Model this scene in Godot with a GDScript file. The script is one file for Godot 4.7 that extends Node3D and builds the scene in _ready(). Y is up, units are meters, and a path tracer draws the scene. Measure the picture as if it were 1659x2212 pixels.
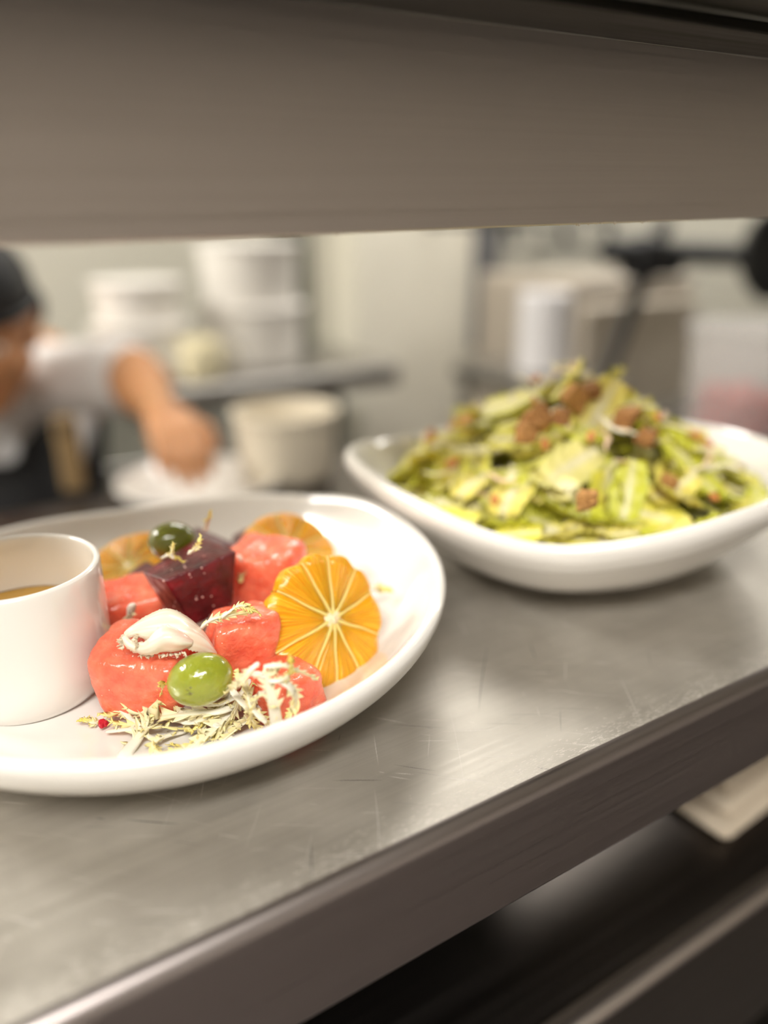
extends Node3D

# Kitchen pass: two salads on a steel shelf under an overhead fascia, kitchen behind.
# X runs along the shelf (away to the right), -Z away from the viewer, the shelf top is at Y = S.
const S := 1.2
const EYE := 0.2          # camera above the shelf top
const PITCH := 21.0
const YAW := 31.8066
const FPX := 1662.0
const LAMP := 1.0

var rng := RandomNumberGenerator.new()
var names := {}
var cam_basis: Basis
var eye: Vector3
var M := {}


func _ready() -> void:
	rng.seed = 77
	setup_view()
	setup_lamps()
	make_materials()
	build_room()
	build_table()
	build_pass_shelf()
	build_overshelf()
	build_salad_plate()
	build_ramekin()
	build_salad()
	build_bowl()
	build_bowl_salad()
	build_kitchen()
	build_person()


# ------------------------------------------------------------------ view and light
func setup_view() -> void:
	var cam := Camera3D.new()
	cam.name = "camera"
	var at := CameraAttributesPhysical.new()
	at.frustum_focal_length = 12.0 / (1106.0 / FPX)
	at.frustum_near = 0.02
	at.frustum_far = 60.0
	at.frustum_focus_distance = 0.305
	at.exposure_aperture = 1.42
	cam.attributes = at
	add_child(cam)
	eye = Vector3(0, S + EYE, 0)
	cam.position = eye
	cam.rotation_degrees = Vector3(-PITCH, -YAW, 0)
	cam.current = true
	cam_basis = cam.basis
	var we := WorldEnvironment.new()
	we.name = "world_environment"
	var e := Environment.new()
	e.background_mode = Environment.BG_COLOR
	e.background_color = Color(0.02, 0.02, 0.02)
	e.tonemap_mode = Environment.TONE_MAPPER_LINEAR
	e.tonemap_exposure = 1.2
	e.sdfgi_enabled = true
	e.ssao_enabled = true
	e.ssil_enabled = true
	we.environment = e
	add_child(we)


# x, y = centre along the shelf and away from the viewer; w along x, d along z
const LAMPS := [
	[-1.25, 1.8, 0.3, 1.2, 5.6, "fluorescent ceiling light left of the person in the black cap"],
	[-0.6, -0.75, 1.2, 0.3, 3.9, "fluorescent ceiling light behind the viewer of the pass shelf"],
	[1.3, 1.75, 1.2, 0.3, 1.8, "fluorescent ceiling light above the white tubs"],
	[3.4, 1.6, 1.2, 0.3, 2.0, "fluorescent ceiling light above the brown grey refrigerator"],
]


func setup_lamps() -> void:
	var warm := Color(1.0, 0.985, 0.96)
	var frame := std(c8(225, 222, 215), 0.5)
	var glow := std(c8(255, 250, 240), 0.6)
	glow.emission_enabled = true
	glow.emission = warm
	glow.emission_energy_multiplier = 4.0
	for l in LAMPS:
		var t := thing("ceiling_light", l[5], "ceiling light", Vector3(l[0], 2.70, -l[1]))
		var b := Bld.new()
		for s in [-1, 1]:
			b.box(Vector3(s * (l[2] / 2 + 0.015), -0.02, 0), Vector3(0.03, 0.05, l[3] + 0.06), 0.004)
			b.box(Vector3(0, -0.02, s * (l[3] / 2 + 0.015)), Vector3(l[2], 0.05, 0.03), 0.004)
		part("frame", b, frame, t)
		b = Bld.new()
		b.box(Vector3(0, -0.012, 0), Vector3(l[2], 0.016, l[3]), 0.003)
		part("diffuser", b, glow, t)
		var a := AreaLight3D.new()
		a.name = "lamp"
		a.area_size = Vector2(l[2], l[3])
		a.light_color = warm
		a.light_energy = l[4] * LAMP
		a.area_range = 12.0
		a.area_attenuation = 2.0
		a.shadow_enabled = true
		a.position = Vector3(0, -0.024, 0)
		a.rotation_degrees.x = -90
		t.add_child(a)


# ------------------------------------------------------------------ small helpers
func c8(r: float, g: float, b: float) -> Color:
	return Color(r / 255.0, g / 255.0, b / 255.0)


func lin(r: float, g: float, b: float) -> Color:
	return c8(r, g, b).srgb_to_linear()


func std(c: Color, rough := 0.5, metal := 0.0) -> StandardMaterial3D:
	var m := StandardMaterial3D.new()
	m.albedo_color = c
	m.roughness = rough
	m.metallic = metal
	return m


func numbered(n: String) -> String:
	if not names.has(n):
		names[n] = 0
		return n
	names[n] += 1
	return "%s_%03d" % [n, names[n]]


func thing(called: String, label: String, category: String, at := Vector3.ZERO, group := "") -> Node3D:
	var o := Node3D.new()
	o.name = numbered(called)
	add_child(o)
	o.position = at
	tag(o, label, category, group)
	return o


func tag(o: Node, label: String, category: String, group := "") -> void:
	o.set_meta("label", label)
	o.set_meta("category", category)
	if group:
		o.set_meta("group", group)


func part(called: String, b, mat: Material, parent: Node, label := "") -> MeshInstance3D:
	var o := MeshInstance3D.new()
	o.name = called
	o.mesh = b if b is Mesh else b.done()
	o.material_override = mat
	parent.add_child(o, true)
	if label:
		o.set_meta("label", label)
	return o


func single(called: String, b, mat: Material, label: String, category: String, at := Vector3.ZERO, group := "") -> MeshInstance3D:
	var o := MeshInstance3D.new()
	o.name = numbered(called)
	o.mesh = b if b is Mesh else b.done()
	o.material_override = mat
	add_child(o)
	o.position = at
	tag(o, label, category, group)
	return o


func struct(called: String, b, mat: Material) -> MeshInstance3D:
	var o := MeshInstance3D.new()
	o.name = called
	o.mesh = b if b is Mesh else b.done()
	o.material_override = mat
	add_child(o)
	o.set_meta("kind", "structure")
	return o


# shelf coordinates: u along, y above the shelf top, v away from the viewer
func W(u: float, y: float, v: float) -> Vector3:
	return Vector3(u, S + y, -v)


func ray(px: float, py: float) -> Vector3:
	return cam_basis * Vector3(px - 829.5, 1106.0 - py, -FPX) / FPX


# a photograph point at a height above the shelf, at a distance v, or at a depth d
func at_y(px: float, py: float, y: float) -> Vector3:
	var r := ray(px, py)
	return eye + r * ((y - EYE) / r.y)


func at_v(px: float, py: float, v: float) -> Vector3:
	var r := ray(px, py)
	return eye + r * (v / -r.z)


func at_d(px: float, py: float, d: float) -> Vector3:
	return eye + ray(px, py) * d


# ------------------------------------------------------------------ mesh builder
class Bld:
	var v := PackedVector3Array()
	var c := PackedColorArray()
	var uv := PackedVector2Array()
	var ix := PackedInt32Array()
	var col := Color.WHITE
	var closed := true

	func p(a: Vector3, t := Vector2.ZERO) -> int:
		v.append(a)
		c.append(col)
		uv.append(t)
		return v.size() - 1

	# flat triangle turned so that it faces away from «inside»
	func tri(a: Vector3, b: Vector3, d: Vector3, inside: Vector3) -> void:
		var n := (b - a).cross(d - a)
		var i := v.size()
		p(a); p(b); p(d)
		if n.dot((a + b + d) / 3.0 - inside) > 0:
			ix.append_array([i, i + 2, i + 1])
		else:
			ix.append_array([i, i + 1, i + 2])

	func quad(a: Vector3, b: Vector3, d: Vector3, e: Vector3, inside: Vector3, uvs: Array = []) -> void:
		var n := (b - a).cross(d - a)
		var i := v.size()
		var q := [a, b, d, e]
		for k in 4:
			p(q[k], uvs[k] if uvs else Vector2.ZERO)
		if n.dot((a + b + d + e) / 4.0 - inside) > 0:
			ix.append_array([i, i + 2, i + 1, i, i + 3, i + 2])
		else:
			ix.append_array([i, i + 1, i + 2, i, i + 2, i + 3])

	# box with chamfered edges
	func box(at: Vector3, size: Vector3, bev := 0.004, basis := Basis()) -> void:
		var h := size / 2.0
		bev = minf(bev, minf(h.x, minf(h.y, h.z)) * 0.9)
		var f := func(axis: int, s: Vector3) -> Vector3:
			var q := Vector3(s.x * (h.x - bev), s.y * (h.y - bev), s.z * (h.z - bev))
			q[axis] = s[axis] * h[axis]
			return at + basis * q
		for a in 3:
			var b: int = (a + 1) % 3
			var d: int = (a + 2) % 3
			for s in [-1.0, 1.0]:
				var q := []
				for k in [[-1, -1], [1, -1], [1, 1], [-1, 1]]:
					var sg := Vector3.ZERO
					sg[a] = s; sg[b] = k[0]; sg[d] = k[1]
					q.append(f.call(a, sg))
				quad(q[0], q[1], q[2], q[3], at, [Vector2(0, 0), Vector2(1, 0), Vector2(1, 1), Vector2(0, 1)])
				for s2 in [-1.0, 1.0]:
					var s0 := Vector3.ZERO
					s0[a] = s; s0[b] = s2; s0[d] = -1
					var s1 := s0
					s1[d] = 1
					quad(f.call(a, s0), f.call(a, s1), f.call(b, s1), f.call(b, s0), at)
		for x in [-1.0, 1.0]:
			for y in [-1.0, 1.0]:
				for z in [-1.0, 1.0]:
					var sg := Vector3(x, y, z)
					tri(f.call(0, sg), f.call(1, sg), f.call(2, sg), at)

	# rows of points joined smoothly
	func grid(rows: Array, wrap_row := false, wrap_col := false, flip := false, uvs := true, cols: Array = []) -> void:
		var i0 := v.size()
		var nr := rows.size()
		var nc: int = rows[0].size()
		for r in nr:
			for k in nc:
				if cols:
					col = cols[r][k]
				p(rows[r][k], Vector2(float(k) / (nc - 1), float(r) / (nr - 1)) if uvs else Vector2.ZERO)
		for r in nr if wrap_row else nr - 1:
			for k in nc if wrap_col else nc - 1:
				var a := i0 + r * nc + k
				var b := i0 + r * nc + (k + 1) % nc
				var d := i0 + ((r + 1) % nr) * nc + (k + 1) % nc
				var e := i0 + ((r + 1) % nr) * nc + k
				if flip:
					ix.append_array([a, d, b, a, e, d])
				else:
					ix.append_array([a, b, d, a, d, e])

	# tube through points with radii; flat = ratio of the second axis
	func tube(pts: Array, radii: Array, n := 8, cols: Array = [], flat := 1.0) -> void:
		var rows := []
		var cc := []
		var m := pts.size()
		var side := Vector3.ZERO
		for k in m:
			var t: Vector3 = (pts[mini(k + 1, m - 1)] - pts[maxi(k - 1, 0)]).normalized()
			if side == Vector3.ZERO:
				side = t.cross(Vector3.UP if absf(t.y) < 0.9 else Vector3.RIGHT).normalized()
			else:
				side = (side - t * side.dot(t)).normalized()
			var up := side.cross(t)
			var row := []
			var cr := []
			for j in n:
				var a := TAU * j / n
				row.append(pts[k] + (side * cos(a) + up * sin(a) * flat) * radii[k])
				cr.append(cols[k] if cols else col)
			rows.append(row)
			cc.append(cr)
		var tip := []
		var tip2 := []
		for j in n:
			tip.append(pts[0]); tip2.append(pts[m - 1])
		rows.push_front(tip); cc.push_front(cc[0])
		rows.push_back(tip2); cc.push_back(cc[cc.size() - 1])
		grid(rows, false, true, false, true, cc)

	# profile of Vector2(radius, height) turned round Y
	func lathe(prof: Array, n := 48, at := Vector3.ZERO, warp: Variant = null) -> void:
		var rows := []
		for q in prof:
			var row := []
			for j in n:
				var a := TAU * j / n
				var w: Vector2 = warp.call(q, a) if warp != null else q
				row.append(at + Vector3(w.x * cos(a), w.y, -w.x * sin(a)))
			rows.append(row)
		grid(rows, false, true)

	func append(o: Bld) -> void:
		var i := v.size()
		v.append_array(o.v); c.append_array(o.c); uv.append_array(o.uv)
		for k in o.ix:
			ix.append(i + k)

	func done() -> ArrayMesh:
		var vol := 0.0
		var n := PackedVector3Array()
		n.resize(v.size())
		var mid := Vector3.ZERO
		for q in v:
			mid += q
		mid /= maxf(1, v.size())
		for k in range(0, ix.size(), 3):
			var a := v[ix[k]] - mid
			var b := v[ix[k + 1]] - mid
			var d := v[ix[k + 2]] - mid
			vol += a.dot(b.cross(d))
			var f := (d - a).cross(b - a)
			n[ix[k]] += f
			n[ix[k + 1]] += f
			n[ix[k + 2]] += f
		var bad := vol > 0 and closed   # clockwise seen from outside = negative
		if bad:
			for k in range(0, ix.size(), 3):
				var s := ix[k + 1]
				ix[k + 1] = ix[k + 2]
				ix[k + 2] = s
		for k in n.size():
			n[k] = (-n[k] if bad else n[k]).normalized() if n[k].length_squared() > 0 else Vector3.UP
		var arr := []
		arr.resize(Mesh.ARRAY_MAX)
		arr[Mesh.ARRAY_VERTEX] = v
		arr[Mesh.ARRAY_NORMAL] = n
		arr[Mesh.ARRAY_COLOR] = c
		arr[Mesh.ARRAY_TEX_UV] = uv
		arr[Mesh.ARRAY_INDEX] = ix
		var m := ArrayMesh.new()
		m.add_surface_from_arrays(Mesh.PRIMITIVE_TRIANGLES, arr)
		return m


# unit icosphere: [vertices, indices]
var ico_cache := {}
func ico(level: int) -> Array:
	if ico_cache.has(level):
		return ico_cache[level]
	var t := (1.0 + sqrt(5.0)) / 2.0
	var vs := PackedVector3Array([Vector3(-1, t, 0), Vector3(1, t, 0), Vector3(-1, -t, 0), Vector3(1, -t, 0), Vector3(0, -1, t), Vector3(0, 1, t), Vector3(0, -1, -t), Vector3(0, 1, -t), Vector3(t, 0, -1), Vector3(t, 0, 1), Vector3(-t, 0, -1), Vector3(-t, 0, 1)])
	for i in vs.size():
		vs[i] = vs[i].normalized()
	var f := PackedInt32Array([0, 11, 5, 0, 5, 1, 0, 1, 7, 0, 7, 10, 0, 10, 11, 1, 5, 9, 5, 11, 4, 11, 10, 2, 10, 7, 6, 7, 1, 8, 3, 9, 4, 3, 4, 2, 3, 2, 6, 3, 6, 8, 3, 8, 9, 4, 9, 5, 2, 4, 11, 6, 2, 10, 8, 6, 7, 9, 8, 1])
	for l in level:
		var mids := {}
		var g := PackedInt32Array()
		for k in range(0, f.size(), 3):
			var e := [f[k], f[k + 1], f[k + 2]]
			var m := [0, 0, 0]
			for j in 3:
				var a: int = mini(e[j], e[(j + 1) % 3])
				var b: int = maxi(e[j], e[(j + 1) % 3])
				var key := a * 100000 + b
				if not mids.has(key):
					mids[key] = vs.size()
					vs.append((vs[a] + vs[b]).normalized())
				m[j] = mids[key]
			g.append_array([e[0], m[0], m[2], e[1], m[1], m[0], e[2], m[2], m[1], m[0], m[1], m[2]])
		f = g
	ico_cache[level] = [vs, f]
	return ico_cache[level]


# rounded convex lump bounded by planes [normal, distance]; bump = noise displacement
func lump(planes: Array, power: float, level: int, noise: FastNoiseLite = null, bump := 0.0, shade: Variant = null) -> Bld:
	var b := Bld.new()
	var s := ico(level)
	for d in s[0]:
		var sum := 0.0
		for q in planes:
			var k: float = d.dot(q[0]) / q[1]
			if k > 0:
				sum += pow(k, power)
		var r := pow(maxf(sum, 1e-12), -1.0 / power)
		var w: Vector3 = d * r
		if noise:
			w += d * bump * noise.get_noise_3dv(w * 1000.0)
		if shade != null:
			b.col = shade.call(w, d)
		b.p(w)
	b.ix.append_array(s[1])
	return b


func box_planes(h: Vector3, jitter := 0.0) -> Array:
	var out := []
	for k in [Vector3.RIGHT, Vector3.LEFT, Vector3.UP, Vector3.DOWN, Vector3.BACK, Vector3.FORWARD]:
		var n: Vector3 = (k + Vector3(rng.randf_range(-1, 1), rng.randf_range(-1, 1), rng.randf_range(-1, 1)) * jitter).normalized()
		out.append([n, absf(k.dot(h))])
	return out


# planes of a six-sided solid given its four top and four bottom corners, round its centre
func hexa_planes(q: Array, mid: Vector3) -> Array:
	var out := []
	for f in [[0, 1, 2, 3], [4, 5, 6, 7], [0, 1, 5, 4], [1, 2, 6, 5], [2, 3, 7, 6], [3, 0, 4, 7]]:
		var n: Vector3 = (q[f[2]] - q[f[0]]).cross(q[f[3]] - q[f[1]]).normalized()
		var m: Vector3 = (q[f[0]] + q[f[1]] + q[f[2]] + q[f[3]]) / 4.0 - mid
		if n.dot(m) < 0:
			n = -n
		out.append([n, maxf(0.002, n.dot(m))])
	return out


func nz(seed_: int, freq: float, oct := 3, type := FastNoiseLite.TYPE_SIMPLEX_SMOOTH) -> FastNoiseLite:
	var n := FastNoiseLite.new()
	n.seed = seed_
	n.frequency = freq
	n.noise_type = type
	n.fractal_octaves = oct
	return n


func ramp(stops: Array) -> Gradient:
	var g := Gradient.new()
	var o := PackedFloat32Array()
	var c := PackedColorArray()
	for s in stops:
		o.append(s[0]); c.append(s[1])
	g.offsets = o
	g.colors = c
	return g


func ntex(n: FastNoiseLite, stops: Array, w := 512, h := 512) -> NoiseTexture2D:
	var t := NoiseTexture2D.new()
	t.width = w
	t.height = h
	t.seamless = true
	t.noise = n
	t.normalize = true
	t.color_ramp = ramp(stops)
	return t


func catmull(pts: Array, n: int) -> Array:
	var out := []
	var m := pts.size()
	for i in n:
		var x := float(i) / (n - 1) * (m - 1)
		var k := mini(int(x), m - 2)
		var t := x - k
		var a = pts[maxi(k - 1, 0)]
		var b = pts[k]
		var c = pts[k + 1]
		var d = pts[mini(k + 2, m - 1)]
		out.append(0.5 * ((2.0 * b) + (c - a) * t + (2.0 * a - 5.0 * b + 4.0 * c - d) * t * t + (3.0 * b - a - 3.0 * c + d) * t * t * t))
	return out


# ------------------------------------------------------------------ materials
# streaky brushed grain, light = 1
func grain_image(w: int, h: int, coarse: int, seed_: int) -> Image:
	var n := nz(seed_, 0.06, 4)
	n.fractal_gain = 0.7
	var im := n.get_seamless_image(coarse, h)
	im.resize(w, h, Image.INTERPOLATE_CUBIC)
	return im


func shelf_images() -> Array:
	var w := 2048
	var h := 1024
	var g := grain_image(w, h, 24, 5).get_data()
	var cloud_ := nz(9, 0.006, 4).get_seamless_image(w, h).get_data()
	var col := PackedByteArray()
	var rou := PackedByteArray()
	col.resize(w * h * 3)
	rou.resize(w * h)
	for k in w * h:
		var s: int = g[k]
		var q: int = cloud_[k]
		var b := 176 + (s - 128) * 0.05 + (q - 128) * 0.07
		col[k * 3] = int(b + 4); col[k * 3 + 1] = int(b - 1); col[k * 3 + 2] = int(b - 10)
		rou[k] = clampi(int(120 + (s - 128) * 0.10 + (q - 128) * 0.10), 40, 180)
	var r := RandomNumberGenerator.new()
	r.seed = 31
	for i in 520:
		var x := r.randf() * w
		var y := r.randf() * h
		var kind := r.randf()
		var a := r.randf_range(-0.12, 0.25) + (PI / 5 if kind < 0.75 else -PI / 3)
		var l := r.randf_range(10, 110) if kind < 0.9 else r.randf_range(90, 330)
		var bend := r.randf_range(-0.0012, 0.0012)
		var deep := r.randf_range(0.2, 0.75) * (0.8 if l > 100 else 1.0)
		var bright := 248 if r.randf() < 0.78 else 90
		for s in int(l):
			x += cos(a); y += sin(a); a += bend
			if y < 0 or y >= h:
				break
			var f := deep * sin(PI * s / l)
			var k := int(y) * w + posmod(int(x), w)
			for m in [k, (int(y) + 1) * w + posmod(int(x), w)] if y < h - 1 and i % 2 else [k]:
				for j in 3:
					col[m * 3 + j] = int(lerpf(col[m * 3 + j], bright - j * 3, f))
				rou[m] = int(lerpf(rou[m], 190, f))
	# chipped bright flecks where the sheet starts to bend, v from the front edge (bottom row = front)
	for i in 2600:
		var x := r.randf() * w
		var y := h - 1 - absf(r.randfn(0.0, 1.0)) * 26.0 - 12.0
		var a := r.randf_range(-0.2, 0.5)
		var l := r.randf_range(2, 11)
		var f := r.randf_range(0.2, 0.85)
		for s in int(l):
			x += cos(a); y += sin(a) * 0.5
			if y < 0 or y >= h - 8:
				break
			var k := int(y) * w + posmod(int(x), w)
			for j in 3:
				col[k * 3 + j] = int(lerpf(col[k * 3 + j], 240 - j * 6, f))
			rou[k] = int(lerpf(rou[k], 200, f))
	return [tex(w, h, Image.FORMAT_RGB8, col), tex(w, h, Image.FORMAT_L8, rou)]


func tex(w: int, h: int, f: int, d: PackedByteArray) -> ImageTexture:
	return ImageTexture.create_from_image(Image.create_from_data(w, h, false, f, d))


func brushed(c: Color, rough: float, scale: Vector3, seed_: int, metal := 1.0) -> StandardMaterial3D:
	var m := std(c, 1.0, metal)
	var im := grain_image(512, 512, 12, seed_)
	var d := im.get_data()
	for k in d.size():
		d[k] = clampi(int(255.0 * rough + (d[k] - 128) * 0.16), 0, 255)
	m.roughness_texture = tex(512, 512, Image.FORMAT_L8, d)
	m.roughness_texture_channel = BaseMaterial3D.TEXTURE_CHANNEL_RED
	m.uv1_triplanar = true
	m.uv1_scale = scale
	return m


func vcol(rough: float, seed_back := 0.0) -> StandardMaterial3D:
	var m := std(Color.WHITE, rough)
	m.vertex_color_use_as_albedo = true
	if seed_back > 0:
		m.backlight_enabled = true
		m.backlight = Color(seed_back, seed_back, seed_back)
	return m


func make_materials() -> void:
	var si := shelf_images()
	var s := std(Color.WHITE, 1.0, 0.72)
	s.albedo_texture = si[0]
	s.roughness_texture = si[1]
	s.roughness_texture_channel = BaseMaterial3D.TEXTURE_CHANNEL_RED
	M.shelf = s
	M.lip = brushed(c8(166, 158, 156), 0.34, Vector3(3, 14, 3), 21)
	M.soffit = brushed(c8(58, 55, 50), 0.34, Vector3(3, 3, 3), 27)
	M.bead = brushed(c8(205, 196, 190), 0.4, Vector3(3, 3, 3), 26)
	M.fascia = brushed(c8(204, 196, 190), 0.55, Vector3(2, 9, 2), 22)
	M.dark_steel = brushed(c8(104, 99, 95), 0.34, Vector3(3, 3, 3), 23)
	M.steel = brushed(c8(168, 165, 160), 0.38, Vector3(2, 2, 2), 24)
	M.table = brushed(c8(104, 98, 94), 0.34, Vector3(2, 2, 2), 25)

	var ce := std(c8(236, 232, 226), 0.16)
	ce.metallic_specular = 0.55
	ce.clearcoat_enabled = true
	ce.clearcoat = 0.5
	ce.clearcoat_roughness = 0.05
	M.ceramic = ce

	var wm := std(Color.WHITE, 0.26)
	wm.albedo_texture = ntex(nz(41, 0.008, 4), [[0.0, c8(230, 92, 66)], [0.5, c8(241, 116, 86)], [0.85, c8(246, 134, 102)], [1.0, c8(248, 160, 128)]])
	wm.uv1_triplanar = true
	wm.uv1_scale = Vector3.ONE * 22
	wm.heightmap_enabled = true
	wm.heightmap_texture = ntex(nz(42, 0.05, 4), [[0, Color.BLACK], [1, Color.WHITE]])
	wm.heightmap_scale = 0.03
	wm.subsurf_scatter_enabled = true
	wm.subsurf_scatter_strength = 0.4
	wm.clearcoat_enabled = true
	wm.clearcoat = 0.5
	wm.clearcoat_roughness = 0.12
	M.melon = wm

	var be := std(Color.WHITE, 0.3)
	be.albedo_texture = ntex(nz(51, 0.008, 4), [[0.0, c8(38, 4, 9)], [0.5, c8(76, 6, 17)], [1.0, c8(132, 12, 30)]])
	be.uv1_triplanar = true
	be.uv1_scale = Vector3(16, 16, 16)
	be.heightmap_enabled = true
	be.heightmap_texture = wm.heightmap_texture
	be.heightmap_scale = 0.03
	be.clearcoat_enabled = true
	be.clearcoat = 0.35
	be.clearcoat_roughness = 0.2
	M.beet = be

	# orange flesh: juice sacs run from the core to the rim (u across the segment, v outwards)
	var sac := nz(61, 0.05, 4)
	var im := sac.get_seamless_image(256, 26)
	im.resize(256, 256, Image.INTERPOLATE_CUBIC)
	var d := im.get_data()
	var oc := PackedByteArray()
	oc.resize(256 * 256 * 3)
	for k in d.size():
		var f := clampf((d[k] - 60) / 140.0, 0, 1)
		oc[k * 3] = int(lerpf(253, 255, f)); oc[k * 3 + 1] = int(lerpf(158, 196, f)); oc[k * 3 + 2] = int(lerpf(6, 46, f))
	var og := std(Color.WHITE, 0.3)
	og.albedo_texture = tex(256, 256, Image.FORMAT_RGB8, oc)
	og.uv1_scale = Vector3(1.0, 0.5, 1)
	og.heightmap_enabled = true
	og.heightmap_texture = tex(256, 256, Image.FORMAT_L8, d)
	og.heightmap_scale = 0.09
	og.subsurf_scatter_enabled = true
	og.subsurf_scatter_strength = 0.3
	og.clearcoat_enabled = true
	og.clearcoat = 0.35
	og.clearcoat_roughness = 0.15
	M.orange = og
	var pith := std(c8(255, 218, 130), 0.5)
	pith.subsurf_scatter_enabled = true
	pith.subsurf_scatter_strength = 0.3
	M.membrane = pith
	M.pith = std(c8(248, 226, 186), 0.6)

	var ol := vcol(0.2)
	ol.clearcoat_enabled = true
	ol.clearcoat = 0.8
	ol.clearcoat_roughness = 0.06
	ol.heightmap_enabled = true
	ol.heightmap_texture = ntex(nz(71, 0.02, 3), [[0, Color.BLACK], [1, Color.WHITE]])
	ol.heightmap_scale = 0.03
	ol.uv1_triplanar = true
	ol.uv1_scale = Vector3.ONE * 30
	ol.subsurf_scatter_enabled = true
	ol.subsurf_scatter_strength = 0.15
	M.olive = ol
	M.frisee = vcol(0.35, 0.8)
	M.leaf = vcol(0.42, 0.6)
	var pe := vcol(0.28, 0.5)
	pe.clearcoat_enabled = true
	pe.clearcoat = 0.4
	pe.clearcoat_roughness = 0.1
	M.petal = pe
	M.crumb = vcol(0.6)
	var oil := std(Color(0.93, 0.72, 0.30, 0.12), 0.02)
	oil.refraction_enabled = true
	oil.refraction_scale = 0.045
	M.oil = oil
	M.oil_base = std(c8(206, 160, 70), 0.1)
	M.black = std(c8(24, 25, 28), 0.55)
	M.black_metal = std(c8(30, 30, 32), 0.4, 0.6)
	M.white_plastic = std(c8(238, 234, 228), 0.45)
	M.cream = std(c8(222, 214, 190), 0.5)
	M.beige = std(c8(214, 204, 184), 0.5)
	M.wall = std(c8(206, 203, 190), 0.75)
	M.pillar = std(c8(238, 233, 218), 0.7)


# ------------------------------------------------------------------ room
func slab(called: String, a: Vector3, b: Vector3, mat: Material, bev := 0.002) -> MeshInstance3D:
	var m := Bld.new()
	m.box((a + b) / 2.0, (b - a).abs(), bev)
	return struct(called, m, mat)


const BACK := -2.5
const FRONT := 2.3
const LEFT := -2.2
const RIGHT := 4.6


func build_room() -> void:
	var fl := std(Color.WHITE, 0.5)
	fl.albedo_texture = ntex(nz(81, 0.02, 4), [[0, c8(98, 92, 90)], [1, c8(124, 116, 112)]])
	fl.uv1_triplanar = true
	fl.uv1_scale = Vector3.ONE * 0.8
	var ce := std(c8(224, 221, 212), 0.8)
	slab("floor", Vector3(LEFT - 0.1, -0.1, BACK - 0.1), Vector3(RIGHT + 0.1, 0, FRONT + 0.1), fl)
	slab("ceiling", Vector3(LEFT - 0.1, 2.7, BACK - 0.1), Vector3(RIGHT + 0.1, 2.8, FRONT + 0.1), ce)
	slab("wall_back", Vector3(LEFT, 0, BACK - 0.1), Vector3(RIGHT, 2.7, BACK), M.wall)
	var dim := std(c8(222, 216, 210), 0.8)
	slab("wall_front", Vector3(LEFT, 0, FRONT), Vector3(RIGHT, 2.7, FRONT + 0.1), dim)
	slab("wall_left", Vector3(LEFT - 0.1, 0, BACK - 0.1), Vector3(LEFT, 2.7, FRONT + 0.1), M.wall)
	slab("wall_right", Vector3(RIGHT, 0, BACK - 0.1), Vector3(RIGHT + 0.1, 2.7, FRONT + 0.1), M.wall)
	# cream wall pier behind the salad bowl
	var a := at_v(775, 700, 2.3)
	var b := at_v(1030, 700, 2.3)
	slab("trim_1", Vector3(a.x, 0, BACK), Vector3(b.x, 2.7, -2.3), M.pillar, 0.01)
	slab("baseboard_back", Vector3(LEFT, 0, BACK), Vector3(RIGHT, 0.12, BACK + 0.012), M.steel)


# ------------------------------------------------------------------ counters
const EDGE := 0.1665      # front edge of the pass shelf, distance from the eye
const FAR := 0.40


func build_table() -> void:
	var t := thing("prep_table", "long dark steel worktable below the pass shelf with a paler front edge", "table", Vector3(1.1, 0, 0))
	var y := 1.0
	var b := Bld.new()
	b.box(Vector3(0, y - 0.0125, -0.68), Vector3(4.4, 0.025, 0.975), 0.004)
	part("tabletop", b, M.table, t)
	b = Bld.new()
	b.tube([Vector3(-2.2, y - 0.009, -0.191), Vector3(2.2, y - 0.009, -0.191)], [0.0055, 0.0055], 10)
	part("edge_bead", b, M.bead, t, "pale rounded steel edge")
	b = Bld.new()
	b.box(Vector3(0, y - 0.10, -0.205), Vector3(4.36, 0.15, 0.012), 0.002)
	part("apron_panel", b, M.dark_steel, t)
	for x in [-2.1, -0.7, 0.7, 2.1]:
		for z in [-0.23, -1.12]:
			b = Bld.new()
			b.tube([Vector3(x, 0.0, z), Vector3(x, y - 0.02, z)], [0.02, 0.02], 12)
			part("leg", b, M.steel, t)
	b = Bld.new()
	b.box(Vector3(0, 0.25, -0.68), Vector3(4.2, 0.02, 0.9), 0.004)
	part("undershelf", b, M.dark_steel, t)


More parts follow.
